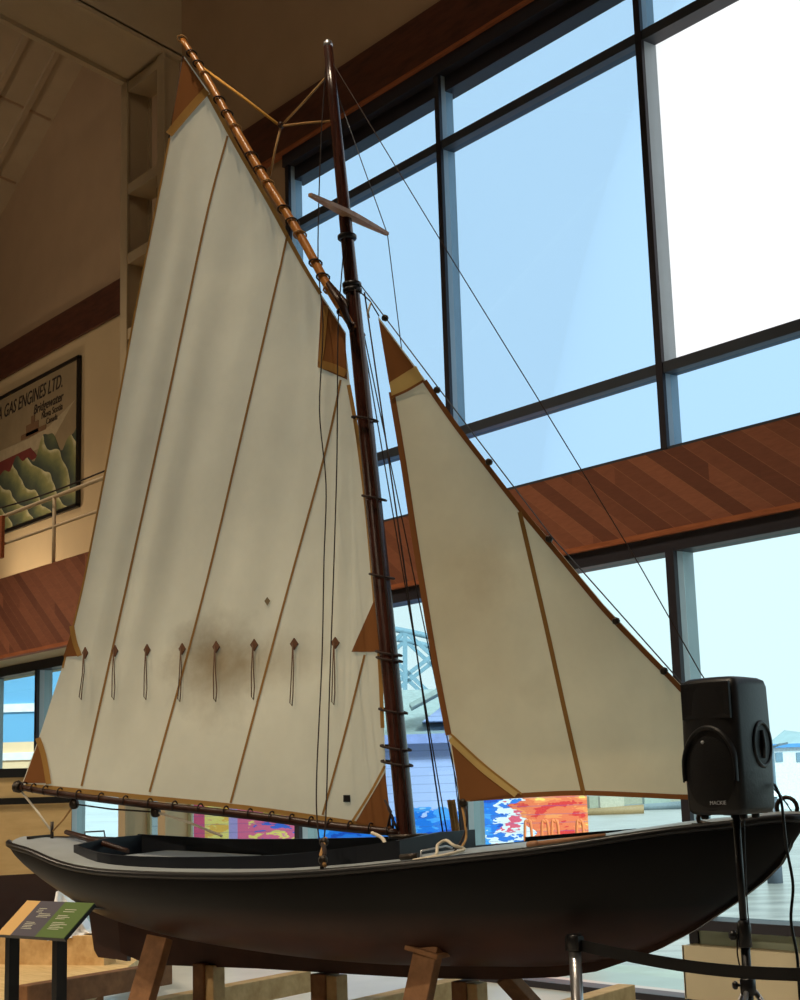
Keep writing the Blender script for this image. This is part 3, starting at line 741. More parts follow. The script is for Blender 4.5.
for (x, y), (x2, y2) in zip([(86, 652), (116, 650), (148, 649), (183, 648), (217, 646), (255, 644), (295, 643), (336, 642)],
                            [(84, 700), (117, 700), (148, 700), (183, 702), (218, 702), (256, 700), (295, 706), (336, 705)]):
    rp_ = MB(); w = 2.2 + .006 * x; O2 = .012
    vs = [sailpt(x, y - 5, O2), sailpt(x + w, y + 1, O2), sailpt(x, y + 7, O2), sailpt(x - w, y + 1, O2)]
    vs += [sailpt(x, y - 5, .003), sailpt(x + w, y + 1, .003), sailpt(x, y + 7, .003), sailpt(x - w, y + 1, .003)]
    rp_.add(vs, [(0, 1, 2, 3), (0, 1, 5, 4), (1, 2, 6, 5), (2, 3, 7, 6), (3, 0, 4, 7)], 0)
    jx = random.uniform(-1, 1)
    rp_.tube([sailpt(x, y, .022), sailpt(x - .6, (y + y2) / 2, .028), sailpt(x2 - 1 + jx, y2 - 3, .03), sailpt(x2 + 1 + jx, y2, .03),
              sailpt(x2 + 2 + jx, y2 - 12, .03), sailpt(x + 1.4, (y + y2) / 2 - 4, .028), sailpt(x + .3, y + 1, .022)], .0032 * KS, 6, 1)
    part(rp_, 'reef_point', [MT['diamond'], MT['ropebrown']], main)
# lacings along gaff and boom
for k, t in enumerate(np.linspace(.04, .93, 17)):
    i = int(t * (ng - 1)); c = gp[i]; d = gp[min(i + 1, ng - 1)] - gp[max(i - 1, 0)]; d /= np.linalg.norm(d)
    n1 = np.cross(d, AV); rr = .0085 + KS * interp(i / (ng - 1), [(0, .018), (.4, .026), (.85, .026), (1, .02)])
    pts = [c + rr * (math.cos(a) * n1 + math.sin(a) * AV) + d * .02 * math.sin(a + .5) for a in np.linspace(0, 2 * PI, 13)[:-1]]
    part(MB().tube(pts, .0065, 5, closed=True), 'gaff_lacing', MT['ropedark'] if k % 3 else MT['rope'], gaff)
for k, t in enumerate(np.linspace(.03, .95, 20)):
    i = int(t * (nb - 1)); c = bo[i] + np.array([0, 0, .012]); d = bo[min(i + 1, nb - 1)] - bo[max(i - 1, 0)]; d /= np.linalg.norm(d)
    n1 = np.cross(d, AV); rr = .025 * KS
    pts = [c + rr * (math.cos(a) * n1 * 1.08 + math.sin(a) * AV) for a in np.linspace(0, 2 * PI, 13)[:-1]]
    part(MB().tube(pts, .0055, 5, closed=True), 'boom_lacing', MT['ropedark'], boom)
for py in (418, 498, 577, 652, 659, 712, 748, 762):
    z = mz(py); s0 = ms(z); sl_ = sluf(z); c = bp(.5 * (s0 + .055 + sl_), 0, z); ra = KS * (.5 * (s0 + .055 - sl_) + .012)
    pts = [c + ra * math.cos(a) * BV + .075 * KS * math.sin(a) * AV + np.array([0, 0, -.02 * math.cos(a)]) for a in np.linspace(0, 2 * PI, 17)[:-1]]
    part(MB().tube(pts, .008, 5, closed=True), 'mast_hoop', MT['ropedark'], mast)

# ---- jib
JL = pl([(460, 803), (456, 775), (448, 735), (436, 672), (424, 600), (413, 530), (402, 455), (392, 390), (378, 316)])
JF = pl([(460, 803), (490, 799), (530, 796), (580, 795), (640, 797), (690, 799), (772, 797)])
JU = pl([(378, 316), (400, 346), (421, 374), (455, 422), (490, 467), (520, 505), (560, 552), (605, 606), (645, 648), (690, 694), (772, 797)])
def jl(z): return float(np.interp(z, JL[:, 1], JL[:, 0]))
jr = JU[::-1]
def ju(z): return float(np.interp(z, jr[:, 1], jr[:, 0]))
def wj(s, z):
    a, b = jl(z), ju(z); u = min(max((s - a) / max(b - a, .02), 0), 1)
    env = min(1, (b - a) / .8)
    return .10 * env * math.sin(PI * u) * min(1, max(0, z - 1.8) * 3 + .25) + .004 * env * math.sin(s * 14 + z * 7) * math.sin(PI * u)
def jibpt(px, py, off=0.):
    w = 0.
    for _ in range(4): s, z = cl_(px, py, w); w = wj(s, z)
    return bp(s, w - off, z)
nj = 70; A, B_ = along(JL, nj), along(JU[::-1], nj)
fz = along(JF, 50)
rows = []
for j in range(nj):
    v = j / (nj - 1); row = []
    for i in range(50):
        u = i / 49; base = A[j] * (1 - u) + B_[j] * u
        fo = fz[i] - (fz[0] * (1 - u) + fz[-1] * u); p = base + fo * (1 - v) ** 3
        row.append(bp(p[0], wj(*p), p[1]))
    rows.append(row)
jb = MB().loft(rows)
ribbon(jb, [(520, 512), (545, 620), (566, 715), (584, 794)], 4.5, O1, 1, jibpt, 50)
ribbon(jb, [(392, 392), (403, 458), (414, 531), (425, 600), (437, 672), (449, 735)], 6, O1, 2, jibpt, 60)
ribbon(jb, [(470, 799), (530, 795), (580, 793), (640, 795), (690, 797), (768, 796)], 5, O1, 2, jibpt, 60)
ribbon(jb, [(425, 381), (455, 424), (488, 467), (519, 507), (559, 555), (603, 608), (643, 650), (688, 697), (755, 779)], 5, O1, 2, jibpt, 80)
jib = part(jb, 'jib', [MT['jib'], MT['tape'], MT['patch']], fixn=False)
patch([(379, 319), (423, 378), (411, 370), (392, 396)], 'head_patch', MT['patch'], jib, jibpt) if False else patch([(379, 319), (416, 369), (390, 385)], 'head_patch', MT['patch'], jib, jibpt)
pb_ = patch([(417, 366), (425, 381), (393, 399), (390, 383)], 'head_patch', MT['paleband'], jib, jibpt, .009)
band([(392, 398), (408, 391), (425, 381)], 2.5, jib, jibpt, off=.013, m='patch')
patch([(452, 743), (512, 795), (461, 802)], 'clew_patch', MT['patch'], jib, jibpt)
band([(452, 738), (484, 768), (518, 794)], 8, jib, jibpt, m='paleband'); band([(452, 734), (486, 765), (523, 794)], 2, jib, jibpt, off=.014)
for (x, y) in ((385, 318), (437, 390), (489, 462), (549, 539), (616, 621), (664, 671)):
    c = onboat(x, y); part(MB().lathe(c - AV * .02, [(.012, 0), (.022, .01), (.022, .03), (.012, .04)], 8, axis=AV), 'hank', MT['bronze'], jib)

# ---- standing and running rigging
def rope(name, pts, r, m='wire', w=0., sm=0, par=None):
    P = [onboat(x, y, q[0] if q else w) for x, y, *q in pts]
    if sm: P = smoothline(P, sm)
    return part(MB().tube(P, r * KS, 6), name, MT[m], par)
rope('forestay', [(350, 271, 0), (440, 390, 0), (552, 537, 0), (680, 681, 0), (788, 805, 0)], .0036)
rope('topmast_stay', [(332, 62, 0), (450, 256, 0), (540, 402, 0), (640, 566, 0), (700, 672, 0), (792, 812, 0)], .003, 'ropedark')
tipn = (ms(zsp) + .035, -L, zsp); tipf = (ms(zsp) + .035, L, zsp)
def raw(name, P, r, m='wire', sm=0):
    P = [np.array(p) for p in P]
    return part(MB().tube(smoothline(P, sm) if sm else P, r * KS, 6), name, MT[m])
ztop_ = mz(75); zlow = mz(292)
chn = cl_(323, 868, -.7)[0]; chf = cl_(462, 834, .66)[0]
raw('shroud', [bp(ms(ztop_), .0, ztop_), bp(*tipf), bh(chf, .66, 1.62)], .003)
raw('shroud', [bp(ms(zlow), .03, zlow), bh(chf + .03, .67, 1.62)], .0035, 'ropedark')
raw('shroud', [bp(ms(zlow), .03, zlow), bh(chf - .10, .67, 1.62)], .0035, 'ropedark')
raw('halyard', [bp(ms(zlow) + .06, .03, zlow), bp(cl_(443, 834, .3)[0], .3, cl_(443, 834, .3)[1])], .0045, 'ropedark')
raw('halyard', [bp(ms(zlow) + .05, -.05, zlow), onboat(377, 500, -.06), onboat(409, 833, -.07)], .004, 'ropedark')
# slack lines falling in front of the mainsail
for pts in ([(326, 62), (321, 140), (318, 256), (323, 325), (319.5, 410), (326, 484), (324, 560), (322, 657), (316.5, 781), (318, 830), (322, 848)], [(345, 236), (341, 282), (338, 330), (337, 452), (334, 560), (329.5, 690), (326, 813), (323, 845)],
            ):
    P = [onboat(x, y, interp(y, [(60, -.01), (290, -.06), (600, -.22), (840, -.58)])) for x, y in pts]
    raw('halyard_fall', P, .0036, 'ropedark', 6)
raw('shroud_lanyard', [onboat(322, 840, -.60), onboat(325, 852, -.66), onboat(322, 868, -.72)], .012, 'ropedark')
raw('shroud_lanyard', [onboat(326, 838, -.60), onboat(321, 855, -.66), onboat(325, 866, -.72)], .010, 'rope')
for (x, y, w) in ((324, 842, -.61), (323, 860, -.70)):
    c = onboat(x, y, w); bk = MB().lathe(c - AV * .02, [(.012, 0), (.026, .008), (.026, .032), (.012, .04)], 10, axis=AV)
    part(bk, 'deadeye', MT['bronze'])
# peak halyard with its bridle
rope('peak_halyard', [(203, 68, -.03), (240, 95, -.03), (279, 125, -.02)], .0085, 'ropegold')
rope('peak_halyard', [(282, 125, -.02), (303, 103, -.01), (327, 76, 0)], .007, 'rope')
rope('peak_halyard', [(282, 126, -.02), (305, 123, -.01), (332, 121, 0)], .007, 'rope')
rope('peak_halyard', [(281, 126, -.02), (275, 150, -.02), (270, 176, -.03)], .0065, 'rope')
part(MB().lathe(onboat(281, 125, -.02) - AV * .025, [(.012, 0), (.022, .012), (.022, .04), (.012, .05)], 12, axis=AV), 'block', MT['boomwood'])
rope('peak_outhaul', [(183, 56), (177, 95), (169, 138)], .005, 'ropedark')
rope('jib_halyard', [(354, 286, 0), (370, 301, 0), (379, 316, 0)], .004, 'ropedark')
rope('jib_halyard', [(371, 302, 0), (368, 312, 0), (369, 318, 0)], .006, 'ropewhite')
# mainsheet
rope('mainsheet', [(20, 790), (37, 811), (52, 832)], .0075, 'ropewhite')
rope('mainsheet', [(52, 832), (63, 820), (74, 805)], .006, 'rope')
rope('mainsheet', [(74, 804), (110, 809), (155, 812)], .005, 'ropedark')
P = [onboat(156, 812), onboat(185, 821), onboat(222, 836)]; raw('mainsheet', P, .0075, 'ropewhite')
for x, y in ((74, 804), (155.5, 812)):
    b_ = MB().lathe(onboat(x, y) - AV * .025, [(.016, 0), (.036, .012), (.036, .04), (.016, .05)], 12, axis=AV)
    b_.tube([onboat(x, y - 9), onboat(x, y)], .008, 6)
    part(b_, 'block', MT['bronze'])
# line hanging at the tack, mast-foot lashings, jib sheet
raw('tack_line', [onboat(372, 833, -.1), onboat(382, 838, -.15), onboat(386, 846, -.2)], .010, 'ropewhite', 5)
raw('jib_sheet', [onboat(462, 806), onboat(465, 822, -.03), onboat(466, 838, -.05), onboat(461, 848, -.15)], .007, 'rope', 5)
raw('jib_sheet', [onboat(464, 806), onboat(467, 815, -.03), onboat(464, 835, -.05), onboat(450, 855, -.2), onboat(425, 858, -.45)], .005, 'ropedark', 6)
part(MB().lathe(onboat(463, 803) - AV * .02, [(.014, 0), (.027, .012), (.027, .036), (.014, .046)], 10, axis=AV), 'block', MT['bronze'])
for x in (452, 456):
    raw('shroud_lanyard', [onboat(x - 3, 800, .64), onboat(x, 818, .66), onboat(x + 2, 834, .66)], .012, 'rope', 3)
tk = MB()
for k in range(3):
    tk.tube([onboat(385 + 3 * k, 800 + 8 * k, -.05), onboat(391 + 2 * k, 812 + 6 * k, -.07), onboat(388 + 5 * k, 826 + 2 * k, -.05)], .008, 5)
part(tk, 'tack_lashing', MT['ropedark'])
# bow fittings
s1, z1 = cl_(718, 826, -.2)
ch = MB()
for sg in (-1, 1):
    ch.tube(smoothline([bh(s1 + sg * .02, -.2, dz(s1, .2)), bh(s1 + sg * .085, -.2, dz(s1, .2) + .012), bh(s1 + sg * .085, -.2, dz(s1, .2) + .045), bh(s1 + sg * .03, -.2, dz(s1, .2) + .052)], 4), .013, 6)
ch.bar(bh(s1 - .12, -.2, dz(s1, .2)), bh(s1 + .12, -.2, dz(s1, .2)), .03, .02)
part(ch, 'fairlead', MT['bronze'])
part(MB().tube([bh(1.98, .02, shf(1.9) + .05), bh(1.74, .02, shf(1.9) + .06)], .012, 6).tube([bh(1.95, .02, shf(1.95)), bh(1.95, .02, shf(1.9) + .05)], .01, 6).tube([bh(1.79, .02, shf(1.8)), bh(1.79, .02, shf(1.9) + .055)], .01, 6), 'bow_cleat', MT['steel'])
ring = [onboat(787, 808) + .055 * (math.cos(a) * BV + math.sin(a) * np.array([0, 0, 1])) for a in np.linspace(0, 2 * PI, 17)[:-1]]
part(MB().tube(ring, .012, 6, closed=True), 'stem_ring', MT['bronze'])
part(MB().tube([onboat(421, 859, -.4), onboat(421, 851, -.4), onboat(446, 846, -.2), onboat(452, 848, -.15)], .006, 6), 'hand_rail', MT['steel'])
part(MB().tube([bh(.30, -.52, dz(.30, .52) + .02), bh(.40, -.52, dz(.40, .52) + .02)], .018, 8), 'cleat', MT['bronze'])
part(MB().prism([bh(.38, .58, dz(.4, .58)), bh(1.1, .44, dz(1.1, .44)), bh(1.1, .44, dz(1.1, .44) + .02), bh(.38, .58, dz(.4, .58) + .035)], .02 * AV), 'toe_rail', MT['navy'])

_dk = [(s_, t_ * hbf(s_)) for s_ in np.linspace(-.1, 1.6, 140) for t_ in np.linspace(-.97, .3, 50)]
_dp = np.array([proj(bh(s_, w_, dz(s_, w_))) for s_, w_ in _dk])
def ondeck(px, py, up=0.):                             # the spot of the foredeck seen at a photo point
    s_, w_ = _dk[int(np.argmin(((_dp - (px, py)) ** 2).sum(1)))]
    return bh(s_, w_, dz(s_, w_) + up)
# loose things lying on the foredeck
r1 = MB().tube(smoothline([ondeck(*p) for p in ((412, 863.5, .012), (424, 860.5, .012), (436, 857.5, .014), (438, 856, .05), (446, 854.5, .065), (454, 854.5, .04), (464, 852.5, .014), (456, 855.5, .012), (442, 858, .012), (426, 861, .012))], 8), .009, 7)
tag(r1.build('rope', MT['ropewhite']), 'pale loose rope bights lying on the foredeck beside the jib sheet', 'rope')
pa_, pb2 = ondeck(531, 849.5, .020), ondeck(606, 841, .020)
r2 = MB().tube([pa_, .5 * (pa_ + pb2), pb2], [.013, .013, .011], 8)
r2.lathe(pa_, [(.014, -.02), (.019, 0), (.018, .03), (.014, .045)], 8, axis=pb2 - pa_)
tag(r2.build('wooden_pole', MT['spreader']), 'short tan pole lying along the foredeck near the jib foot', 'pole')

# ================================================================== CRADLE
crd = thing('boat_cradle', fl(300, 990, 9.6), 'timber cradle of beams, posts and leaning props under the dark hull', 'cradle')
def cpart(mb, name, m): return mb.build(name, MT[m], crd, bevel=.006)
def xbeam(nx, ny, fx, fy, z, w, h, m='pine'):
    a_, b_ = onZ(nx, ny, z), onZ(fx, fy, z)
    d = AV; c = .5 * (a_ + b_); Lh = .5 * np.linalg.norm(b_ - a_)
    cpart(MB().bar(c - d * Lh - (0, 0, h / 2), c + d * Lh - (0, 0, h / 2), w, h), 'crossbeam', m)
    return c
zb = .52
cA = xbeam(120, 1003, 312, 971, zb, .14, .16)
cB = xbeam(345, 1002, 470, 976, zb, .14, .16)
cC = xbeam(28, 986, 160, 962, .665, .12, .16, 'pinedark')
cD = xbeam(545, 1002, 640, 985, zb - .06, .14, .16)
# runners beneath, on feet to the floor
for off in (-.55, .75):
    a_ = np.array([*(bp(-1.9, off, 0)[:2]), 0]); b_ = np.array([*(bp(1.6, off, 0)[:2]), 0])
    z_ = zb - .16 - .09
    cpart(MB().bar(a_ + (0, 0, z_), b_ + (0, 0, z_), .14, .18), 'runner', 'pinedark')
    for t in (.05, .35, .65, .95):
        p = a_ * (1 - t) + b_ * t; cpart(MB().box((p[0] - .09, p[1] - .09, 0), (p[0] + .09, p[1] + .09, z_ - .09)), 'foot', 'pine')
def keelpost(px0_, px1_, m1, m2):
    pa = onboat(px0_, 976); pb = onboat(px1_, 976); mid_ = .5 * (pa + pb)
    s_ = ((mid_ - bp(0, 0, 0)) @ BV) / KS
    ztop = bp(s_, 0, interp(s_, [(-2.03, 1.02), (-1, .975), (0, .955), (.5, .965), (.95, 1.0)]))[2]
    w = .5 * np.linalg.norm(pb - pa)
    cpart(MB().bar((mid_[0], mid_[1], zb - .34), (mid_[0], mid_[1], ztop), .16, w * 1.1, up=BV), 'keel_post', m1)
    q = mid_ + BV * w * .9
    cpart(MB().bar((q[0], q[1], zb - .34), (q[0], q[1], ztop - .01), .12, w * .8, up=BV), 'keel_post', m2)
keelpost(312, 338, 'pinedark', 'pine'); keelpost(452, 478, 'pinedark', 'pine'); keelpost(196, 216, 'pinedark', 'pine')
def prop(px, py, qx, qy, w, wd, m, pad=None):
    a_ = onboat(px, py, w); b_ = onboat(qx, qy, w - .10 if w < 0 else w + .1)
    b2 = a_ + (b_ - a_) * 1.6
    if b2[2] < 0: b2 = a_ + (b_ - a_) * ((a_[2]) / (a_[2] - b_[2]))
    cpart(MB().bar(a_, b2, wd, .07, up=-AV if False else np.cross(b2 - a_, BV)), 'prop', m)
    if pad: cpart(MB().bar(onboat(pad[0], pad[1], w), onboat(pad[2], pad[3], w), .14, .028), 'prop_pad', 'pinedark')
prop(160, 937, 142, 1000, -.40, .17, 'pinedark')
prop(429, 948, 418, 1000, -.46, .155, 'pinedark', (411, 946, 444, 956))
prop(505, 976, 527, 1000, .30, .12, 'pinedark')

# timber platform and curb behind the stern
def rtf(px, py, d, z): p = dep(px, py, d); return np.array([p[0], p[1], z])
zp = .5
q = [onZ(-25, 966, zp), onZ(138, 938, zp), onZ(150, 950, zp), onZ(70, 1012, zp), onZ(-25, 1012, zp)]
pf = thing('timber_platform', fl(40, 985, 12), 'low pale plywood platform on the floor behind the information panel', 'platform')
MB().prism([p - (0, 0, .05) for p in q], (0, 0, .05)).build('board', MT['ply'], pf)
for p in q:
    p = p * .97 + sum(q) / 5 * .03
    MB().box((p[0] - .05, p[1] - .05, 0), (p[0] + .05, p[1] + .05, zp - .05)).build('leg', MT['pine'], pf)
c0, c1 = dep(-30, 957, 14.4), dep(110, 941.5, 13.9)
zc = .5 * (c0[2] + c1[2]); c0[2] = c1[2] = zc
bm_ = thing('timber_beam', (*(.5 * (c0 + c1))[:2], 0), 'long pale timber beam with grey sill under the cream boat', 'timber')
MB().bar(c0, c1, .2, .25).build('beam', MT['pine'], bm_)
MB().bar(c0 - (0, 0, .17), c1 - (0, 0, .17), .24, .09).build('sill', plain('grey_timber', lin((120, 116, 104)), .8), bm_)
for t in (.15, .85):
    p = c0 * (1 - t) + c1 * t
    MB().box((p[0] - .1, p[1] - .1, 0), (p[0] + .1, p[1] + .1, zc - .215)).build('foot', MT['pinedark'], bm_)

# cream boat behind, its transom end in view
DC = 15.5
def cb(px, py, d=DC): return dep(px, py, d)
A0 = cb(72, 800)
dirc = -RT - FW * .32; dirc /= np.linalg.norm(dirc)
perp = np.array([-dirc[1], dirc[0], 0]); perp = perp if perp @ FW > 0 else -perp
ob = thing('cream_boat', (*(A0 + dirc * 1.5)[:2], 0), 'big cream wooden hull with black strake and maroon bottom, left behind the sloop', 'boat')
def zpx(py, px=45): return dep(px, py, DC)[2]
def csec(t, zt, zb_, wt, wb):
    c = A0 + dirc * t
    return [np.array([*(c - perp * wt + perp * 1.3)[:2], zt]), np.array([*(c - perp * wb + perp * 1.3)[:2], zb_])]
tL = np.linspace(0, 5, 12)
def wide(t): return 1.3 + .25 * math.sin(min(t / 4, 1) * PI / 2)
def hullband(za, zb2, fa, fb, name, m, th=0):
    near = [[csec(t, za, zb2, wide(t) * fa + th, wide(t) * fb + th)[0] + 0, csec(t, za, zb2, wide(t) * fa + th, wide(t) * fb + th)[1]] for t in tL]
    far = []
    for t in tL:
        c = A0 + dirc * t + perp * 1.3
        far.append([np.array([*(c + perp * (wide(t) * fa + th))[:2], za]), np.array([*(c + perp * (wide(t) * fb + th))[:2], zb2])])
    mb = MB().loft(near).loft(far)
    mb.add([near[0][0], near[0][1], far[0][1], far[0][0]], [(0, 1, 2, 3)]); mb.add([near[-1][0], near[-1][1], far[-1][1], far[-1][0]], [(0, 1, 2, 3)])
    if name == 'topside': mb.loft([[a[0], b[0]] for a, b in zip(near, far)])
    return mb.build(name, m, ob)
hullband(zpx(776), zpx(873), 1.0, .95, 'topside', MT['creamhull'])
hullband(zpx(768), zpx(777), 1.0, 1.0, 'gunwale', MT['black'], .03)
hullband(zpx(797), zpx(803.5), .995, .99, 'rubbing_strake', MT['black'], .035)
hullband(zpx(873), zpx(946), .95, .45, 'bottom', MT['maroon'])
MB().bar(A0 + dirc * .5 + perp * 1.3 + (0, 0, zpx(946) - A0[2] + .02), A0 + dirc * 4.8 + perp * 1.3 + (0, 0, zpx(946) - A0[2] + .02), .3, .12).build('keel', MT['maroon'], ob)
for t in (1.2, 3.8):
    p = A0 + dirc * t + perp * 1.3
    MB().box((p[0] - .25, p[1] - .25, 0), (p[0] + .25, p[1] + .25, zpx(946))).build('support_block', MT['pinedark'], ob)

# white sheet crumpled behind the rudder
sh = MB(); rows = []
base = [dep(46, 934, 13.0), dep(96, 936, 12.6)]
for j in range(14):
    v = j / 13; row = []
    for i in range(16):
        u = i / 15
        x = 47 + 46 * u; yb = 941 - 6 * u; ytop = 937 - 50 * max(.12, 1 - abs(u - .22) / (.22 if u < .22 else .78)) ** 1.0
        p = dep(x, yb + (ytop - yb) * v, 13.95 + .12 * v + .04 * math.sin(9 * u + 5 * v) + .03 * math.sin(23 * u - 7 * v))
        row.append(p)
    rows.append(row)
sh.loft(rows); sh.loft([[p + FW * .25 for p in r] for r in rows])
sh.loft([[p + FW * .25 * k for p in rows[-1]] for k in (0, .5, 1)])
zmin = min(p[2] for p in rows[0])
tag(sh.build('plastic_sheet', MT['sheet']), 'crumpled white plastic sheet on the pale timber beam, behind the rudder', 'sheet')

# ================================================================== INFORMATION PANEL
DI = 8.7
pc = dep(45, 919, DI)
ax = RT * .94 - FW * .34; ax /= np.linalg.norm(ax)
bk_ = np.cross((0, 0, 1), ax); bk_ = bk_ if bk_ @ FW > 0 else -bk_
tilt = .62; upv = bk_ * math.cos(tilt) + np.array([0, 0, 1]) * math.sin(tilt)
best = None
for yaw in np.radians(np.arange(-40, 75, 3)):
    ax_ = RT * math.cos(yaw) - FW * math.sin(yaw); bk2 = FW * math.cos(yaw) + RT * math.sin(yaw)
    for tilt in np.radians(np.arange(15, 70, 5)):
        up2 = bk2 * math.cos(tilt) + np.array([0, 0, math.sin(tilt)])
        for wd in np.arange(.4, .8, .03):
            for hh in np.arange(.2, .6, .03):
                e = 0
                for (sx, sy), (tx, ty) in zip(((-1, 1), (1, 1), (1, -1), (-1, -1)), ((19, 899), (93, 905), (56, 938), (-4, 932))):
                    x, y = proj(pc + ax_ * sx * wd / 2 + up2 * sy * hh / 2); e += (x - tx) ** 2 + (y - ty) ** 2
                if best is None or e < best[0]: best = (e, ax_, up2, wd, hh, bk2)
_, ax, upv, PW, PH, bk_ = best
nrm_ = np.cross(ax, upv); nrm_ = nrm_ if nrm_[2] > 0 else -nrm_
ip = thing('information_panel', (pc[0], pc[1], 0), 'tilted museum panel with tan, slate and green stripes on two black legs', 'information panel')
MB().prism([pc + ax * a * PW / 2 + upv * b * PH / 2 - nrm_ * .022 for a, b in ((-1, -1), (1, -1), (1, 1), (-1, 1))], nrm_ * .02).build('board', MT['black'], ip)
for a0, a1, m, nm in ((-1, -.58, 'tan', 'tan_stripe'), (-.58, .16, 'slate', 'slate_stripe'), (.16, 1, 'green', 'green_stripe')):
    MB().prism([pc + ax * a * PW / 2 + upv * b * PH / 2 - nrm_ * .002 for a, b in ((a0, -1), (a1, -1), (a1, 1), (a0, 1))], nrm_ * .004).build(nm, MT[m], ip)
tx = MB()
for a0, ln, b, n, st_ in ((-.45, .42, -.25, 5, .09), (-.42, .25, .55, 3, .1), (-.3, .4, .25, 3, .09), (.32, .45, -.2, 5, .09), (.35, .5, .55, 2, .12), (.3, .4, .2, 3, .09)):
    for k in range(n):
        b0 = b - st_ * k; l2 = ln * random.uniform(.6, 1)
        tx.prism([pc + ax * a * PW / 2 + upv * bb2 * PH / 2 + nrm_ * .0022 for a, bb2 in ((a0, b0), (a0 + l2, b0), (a0 + l2, b0 + .03), (a0, b0 + .03))], nrm_ * .0008)
tx.build('printed_lines', MT['print'], ip, label='small pale lines of print')
for px in (11, 62.5):
    t_ = dep(px, 930, DI)
    best_a = min(np.linspace(-1, 1, 81), key=lambda a: abs(proj(pc + ax * a * PW / 2 - nrm_ * .03)[0] - px))
    p = pc + ax * best_a * PW / 2 - upv * .02 - nrm_ * .03
    MB().box((p[0] - .03, p[1] - .03, 0), (p[0] + .03, p[1] + .03, p[2])).build('leg', MT['black'], ip)
    MB().box((p[0] - .09, p[1] - .14, 0), (p[0] + .09, p[1] + .14, .012)).build('foot_plate', MT['black'], ip)

# ================================================================== LOUDSPEAKER ON STAND
DS = 7.75
sc_ = dep(734, 814, DS)
KB = dep(729, 678, DS)[2] - sc_[2]                   # cabinet height
yaw = math.radians(-44)
fx = RT * math.cos(yaw) + FW * math.sin(yaw)          # cabinet's own right
fn_ = -(FW * math.cos(yaw) - RT * math.sin(yaw))      # front normal
spk = thing('loudspeaker', sc_, 'black plastic loudspeaker with round woofer on a pole stand in front of the bow', 'loudspeaker')
def sp3(x, y, z): return sc_ + fx * x + fn_ * y + np.array([0, 0, z])
WF, WB, DD = .325, .285, .355
def plan(ins=0.):
    pts = []
    def corner(cx, cy, r, a0, a1, n=5):
        for a in np.linspace(a0, a1, n): pts.append((cx + r * math.cos(a), cy + r * math.sin(a)))
    r = .04
    hf, hbk, d = WF / 2 - ins, WB / 2 - ins, DD / 2 - ins
    corner(hf - r, d - r, r, PI / 2, 0); pts.append((hf, d * .25)); corner(hbk - r, -d + r, r, -.15, -PI / 2)
    corner(-hbk + r, -d + r, r, -PI / 2, -PI + .15); pts.append((-hf, d * .25)); corner(-hf + r, d - r, r, PI, PI / 2)
    # gently bowed front
    for x in np.linspace(-hf + r, hf - r, 7)[1:-1]: pts.append((x, d + .012 * (1 - (x / hf) ** 2)))
    return pts
body = MB(); rws = []
for z, ins in ((0, .03), (.008, .012), (.03, 0), (KB * .5, -.004), (KB - .05, 0), (KB - .018, .008), (KB - .004, .03), (KB, .06)):
    rws.append([sp3(x, y, z) for x, y in plan(ins)])
body.loft(rws, closed=True); n_ = len(rws[0])
body.add(rws[0], [tuple(range(n_))]); body.add(rws[-1], [tuple(range(n_))])
body.build('cabinet', MT['blackplastic'], spk)
FY = DD / 2 + .008
# woofer: raised arched surround and domed grille
cz = KB * .32; rx_, rz_ = WF * .43, KB * .29
def ell(rx2, rz2, y, n=36, a0=0, a1=2 * PI): return [sp3(rx2 * math.cos(a), y, cz + rz2 * math.sin(a)) for a in np.linspace(a0, a1, n)]
g = MB(); rws = [ell(rx_ * f_s, rz_ * f_s, FY + .022 * (1 - f_s ** 2) + .001, 37)[:-1] for f_s in (1, .8, .6, .4, .2, .02)]
g.loft(rws, closed=True); g.build('woofer_grille', MT['grille'], spk)
g = MB(); arc = np.linspace(-.25, PI + .25, 30)
rws = []
for a in arc:
    row = []
    for rr_, yy in ((1.0, 0), (1.02, .012), (1.07, .020), (1.13, .012), (1.17, -.006)):
        row.append(sp3(min(max(rx_ * rr_ * math.cos(a), -WF * .475), WF * .475), FY + yy, cz + rz_ * (1 + (rr_ - 1) * .9) * math.sin(a)))
    rws.append(row)
g.loft(rws); g.build('woofer_surround', MT['blackplastic'], spk)
# horn flare: sunk funnel with throat
hz0, hz1 = KB * .70, KB * .95; hw = WF * .40
h = MB()
def rect(f_s, y): 
    c = (hz0 + hz1) / 2; hh = (hz1 - hz0) / 2
    return [sp3(-hw * f_s, y, c - hh * f_s), sp3(hw * f_s, y, c - hh * f_s), sp3(hw * f_s, y, c + hh * f_s), sp3(-hw * f_s, y, c + hh * f_s)]
h.loft([rect(1.08, FY - .006), rect(1.06, FY + .006), rect(1.0, FY + .006), rect(.8, FY + .003), rect(.45, FY + .002)], smooth=False, closed=True)
h.add(rect(.45, FY + .002), [(0, 1, 2, 3)])
h.build('horn', MT['blackplastic'], spk)
